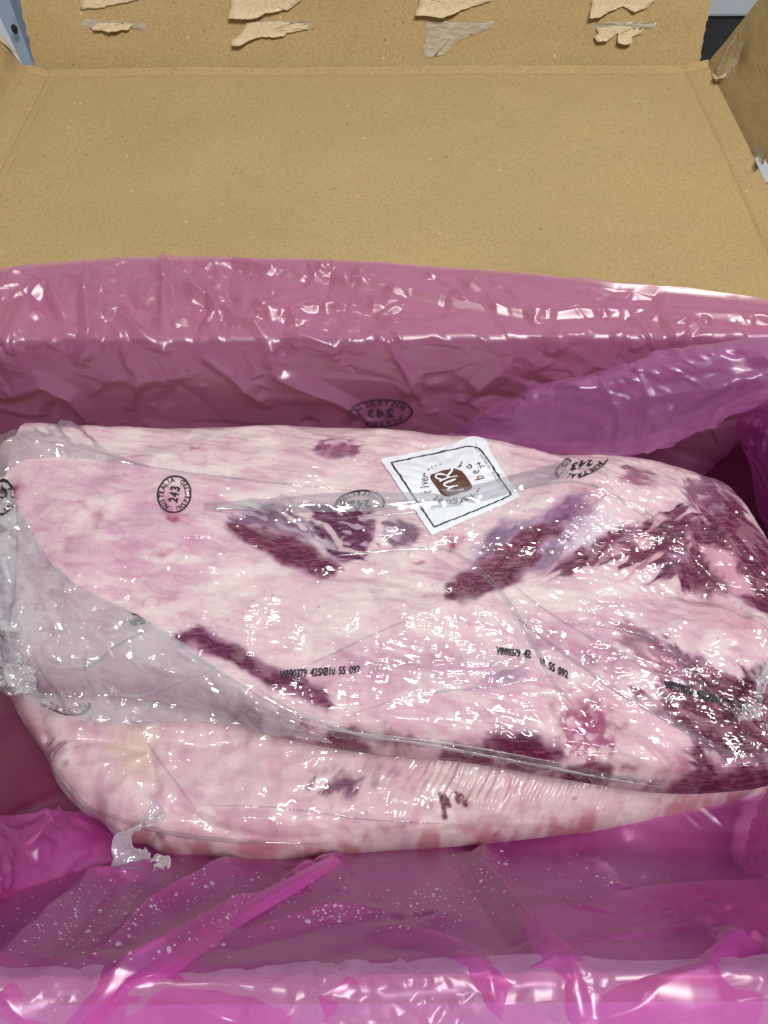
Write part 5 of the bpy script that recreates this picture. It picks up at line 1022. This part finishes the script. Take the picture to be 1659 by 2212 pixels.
# second layers where the liner doubles over in front
loft_film('front_fold', [
    [at(1110, 1962, 0.100), at(1260, 1950, 0.098), at(1380, 1916, 0.090), at(1500, 1905, 0.088), at(1670, 1898, 0.092), at(1850, 1898, 0.10)],
    [at(1130, 1990, 0.118), at(1260, 1985, 0.118), at(1380, 1970, 0.115), at(1500, 1965, 0.115), at(1670, 1960, 0.118), at(1850, 1960, 0.12)],
    [at(1150, 2050, 0.150), at(1260, 2048, 0.150), at(1380, 2045, 0.150), at(1500, 2042, 0.150), at(1670, 2040, 0.152), at(1850, 2040, 0.15)],
    [at(1170, 2085, 0.168), at(1260, 2083, 0.168), at(1380, 2080, 0.168), at(1500, 2075, 0.170), at(1670, 2070, 0.172), at(1850, 2070, 0.172)]], 80, 200, 0.0010, 12, 95, mat=PINK_SMOOTH, fac=0.02)
loft_film('front_fold', [
    [at(150, 2240, 0.172), at(250, 2130, 0.184), at(350, 2070, 0.180), at(490, 1972, 0.126), at(640, 1886, 0.092), at(720, 1846, 0.062)],
    [at(172, 2245, 0.174), at(270, 2134, 0.188), at(366, 2084, 0.184), at(504, 1986, 0.131), at(652, 1898, 0.096), at(728, 1853, 0.065)],
    [at(196, 2250, 0.172), at(290, 2138, 0.185), at(382, 2100, 0.181), at(520, 2000, 0.130), at(664, 1912, 0.093), at(738, 1862, 0.062)]], 24, 220, 0.0002, 20, 96, mat=PINK_SMOOTH, fac=0.0)
loft_film('front_fold', [
    [at(-150, 2078, 0.176), at(150, 2092, 0.178), at(420, 2096, 0.179), at(640, 2084, 0.177), at(900, 2078, 0.177), at(1130, 2064, 0.176), at(1400, 2072, 0.178), at(1800, 2060, 0.177)],
    [at(-150, 2120, 0.184), at(150, 2124, 0.184), at(420, 2122, 0.185), at(640, 2118, 0.183), at(900, 2112, 0.184), at(1130, 2108, 0.183), at(1400, 2102, 0.184), at(1800, 2096, 0.184)],
    [at(-150, 2180, 0.180), at(150, 2176, 0.182), at(420, 2178, 0.178), at(640, 2170, 0.182), at(900, 2172, 0.180), at(1130, 2170, 0.182), at(1400, 2160, 0.180), at(1800, 2150, 0.182)],
    [at(-150, 2300, 0.166), at(150, 2300, 0.168), at(420, 2300, 0.165), at(640, 2300, 0.168), at(900, 2300, 0.166), at(1130, 2300, 0.168), at(1400, 2300, 0.166), at(1800, 2300, 0.168)]], 110, 420, 0.0026, 9, 97, fac=0.07, mat=PINK_THIN)
# mirrored stamp on the back of the liner, half lost in a fold
SP = stamp_art(1.0, 0.72)
lay('stamp', SP, aff(822, 890, -68, 4, -4, -40), BSF, INK_FADED, back, 0.0012, lambda x, y: not (x < 790 and y > 880 + (x - 740) * 0.55))

# ------------------------------------------------------------------ water on the liner
def droplets():
    r = np.random.RandomState(5); V = []; F = []; nv = 0
    def drop(p, n, rad):
        nonlocal nv
        n = n / np.linalg.norm(n); a = np.cross(n, [0.3, 0.9, 0.2]); a /= np.linalg.norm(a); b = np.cross(n, a); q = 9; e = r.uniform(0.8, 1.25)
        for rr, hh in ((1.0, -0.05), (0.86, 0.34), (0.5, 0.62)):
            for k in range(q): t = 2 * math.pi * k / q; V.append(p + rad * (rr * (math.cos(t) * a * e + math.sin(t) * b) + hh * n * 0.8))
        V.append(p + rad * 0.56 * n)
        for g in range(2):
            for k in range(q): F.append((nv + g * q + k, nv + g * q + (k + 1) % q, nv + (g + 1) * q + (k + 1) % q, nv + (g + 1) * q + k))
        for k in range(q): F.append((nv + 2 * q + k, nv + 2 * q + (k + 1) % q, nv + 3 * q))
        nv += 3 * q + 1
    zones = [(zf(600, 400), 330, 90, 210), (zf(1000, 330), 300, 70, 150), (zf(1450, 370), 110, 40, 90), (zg(150, 380), 130, 45, 120), (zg(430, 250), 90, 80, 90), (zf(300, 480), 200, 70, 90), (zg(900, 250), 220, 60, 40), (zf(200, 780), 60, 30, 14)]
    for (cx, cy), sx, sy, n in zones:
        for k in range(n):
            px, py = cx + r.normal(0, sx * 0.42), cy + r.normal(0, sy * 0.5)
            if not (-20 < px < 1680 and 1835 < py < 2190): continue
            ij = FRS.ij(px, py); rad = 0.00034 + 0.0004 * r.rand() ** 2 + (0.0011 * r.rand() ** 2 if r.rand() < 0.16 else 0); drop(FRS.P[ij], FRS.n[ij], rad)
    for k in range(46):
        px, py = r.uniform(1180, 1640), r.uniform(760, 900); ij = BSF.ij(px, py)
    return np.array(V), F
m_, nt_, out_ = mat_new('water'); t_ = nd(nt_, 'ShaderNodeBsdfTransparent'); t_.inputs[0].default_value = (1, 0.9, 0.96, 1); d_ = nd(nt_, 'ShaderNodeBsdfDiffuse'); d_.inputs[0].default_value = (0.92, 0.72, 0.86, 1)
mx_ = nd(nt_, 'ShaderNodeMixShader'); mx_.inputs[0].default_value = 0.30; nt_.links.new(t_.outputs[0], mx_.inputs[1]); nt_.links.new(d_.outputs[0], mx_.inputs[2])
g_ = nd(nt_, 'ShaderNodeBsdfGlossy'); g_.inputs['Roughness'].default_value = 0.04; f_ = nd(nt_, 'ShaderNodeLayerWeight'); f_.inputs[0].default_value = 0.25; m2_ = nd(nt_, 'ShaderNodeMixShader')
nt_.links.new(f_.outputs[0], m2_.inputs[0]); nt_.links.new(mx_.outputs[0], m2_.inputs[1]); nt_.links.new(g_.outputs[0], m2_.inputs[2]); nt_.links.new(m2_.outputs[0], out_.inputs[0])
V, F = droplets(); drops = mesh_obj('water_droplets', V, F, m_, None, True); tag(drops, 'tiny water droplets scattered over the magenta liner in front', 'water', None, 'stuff')
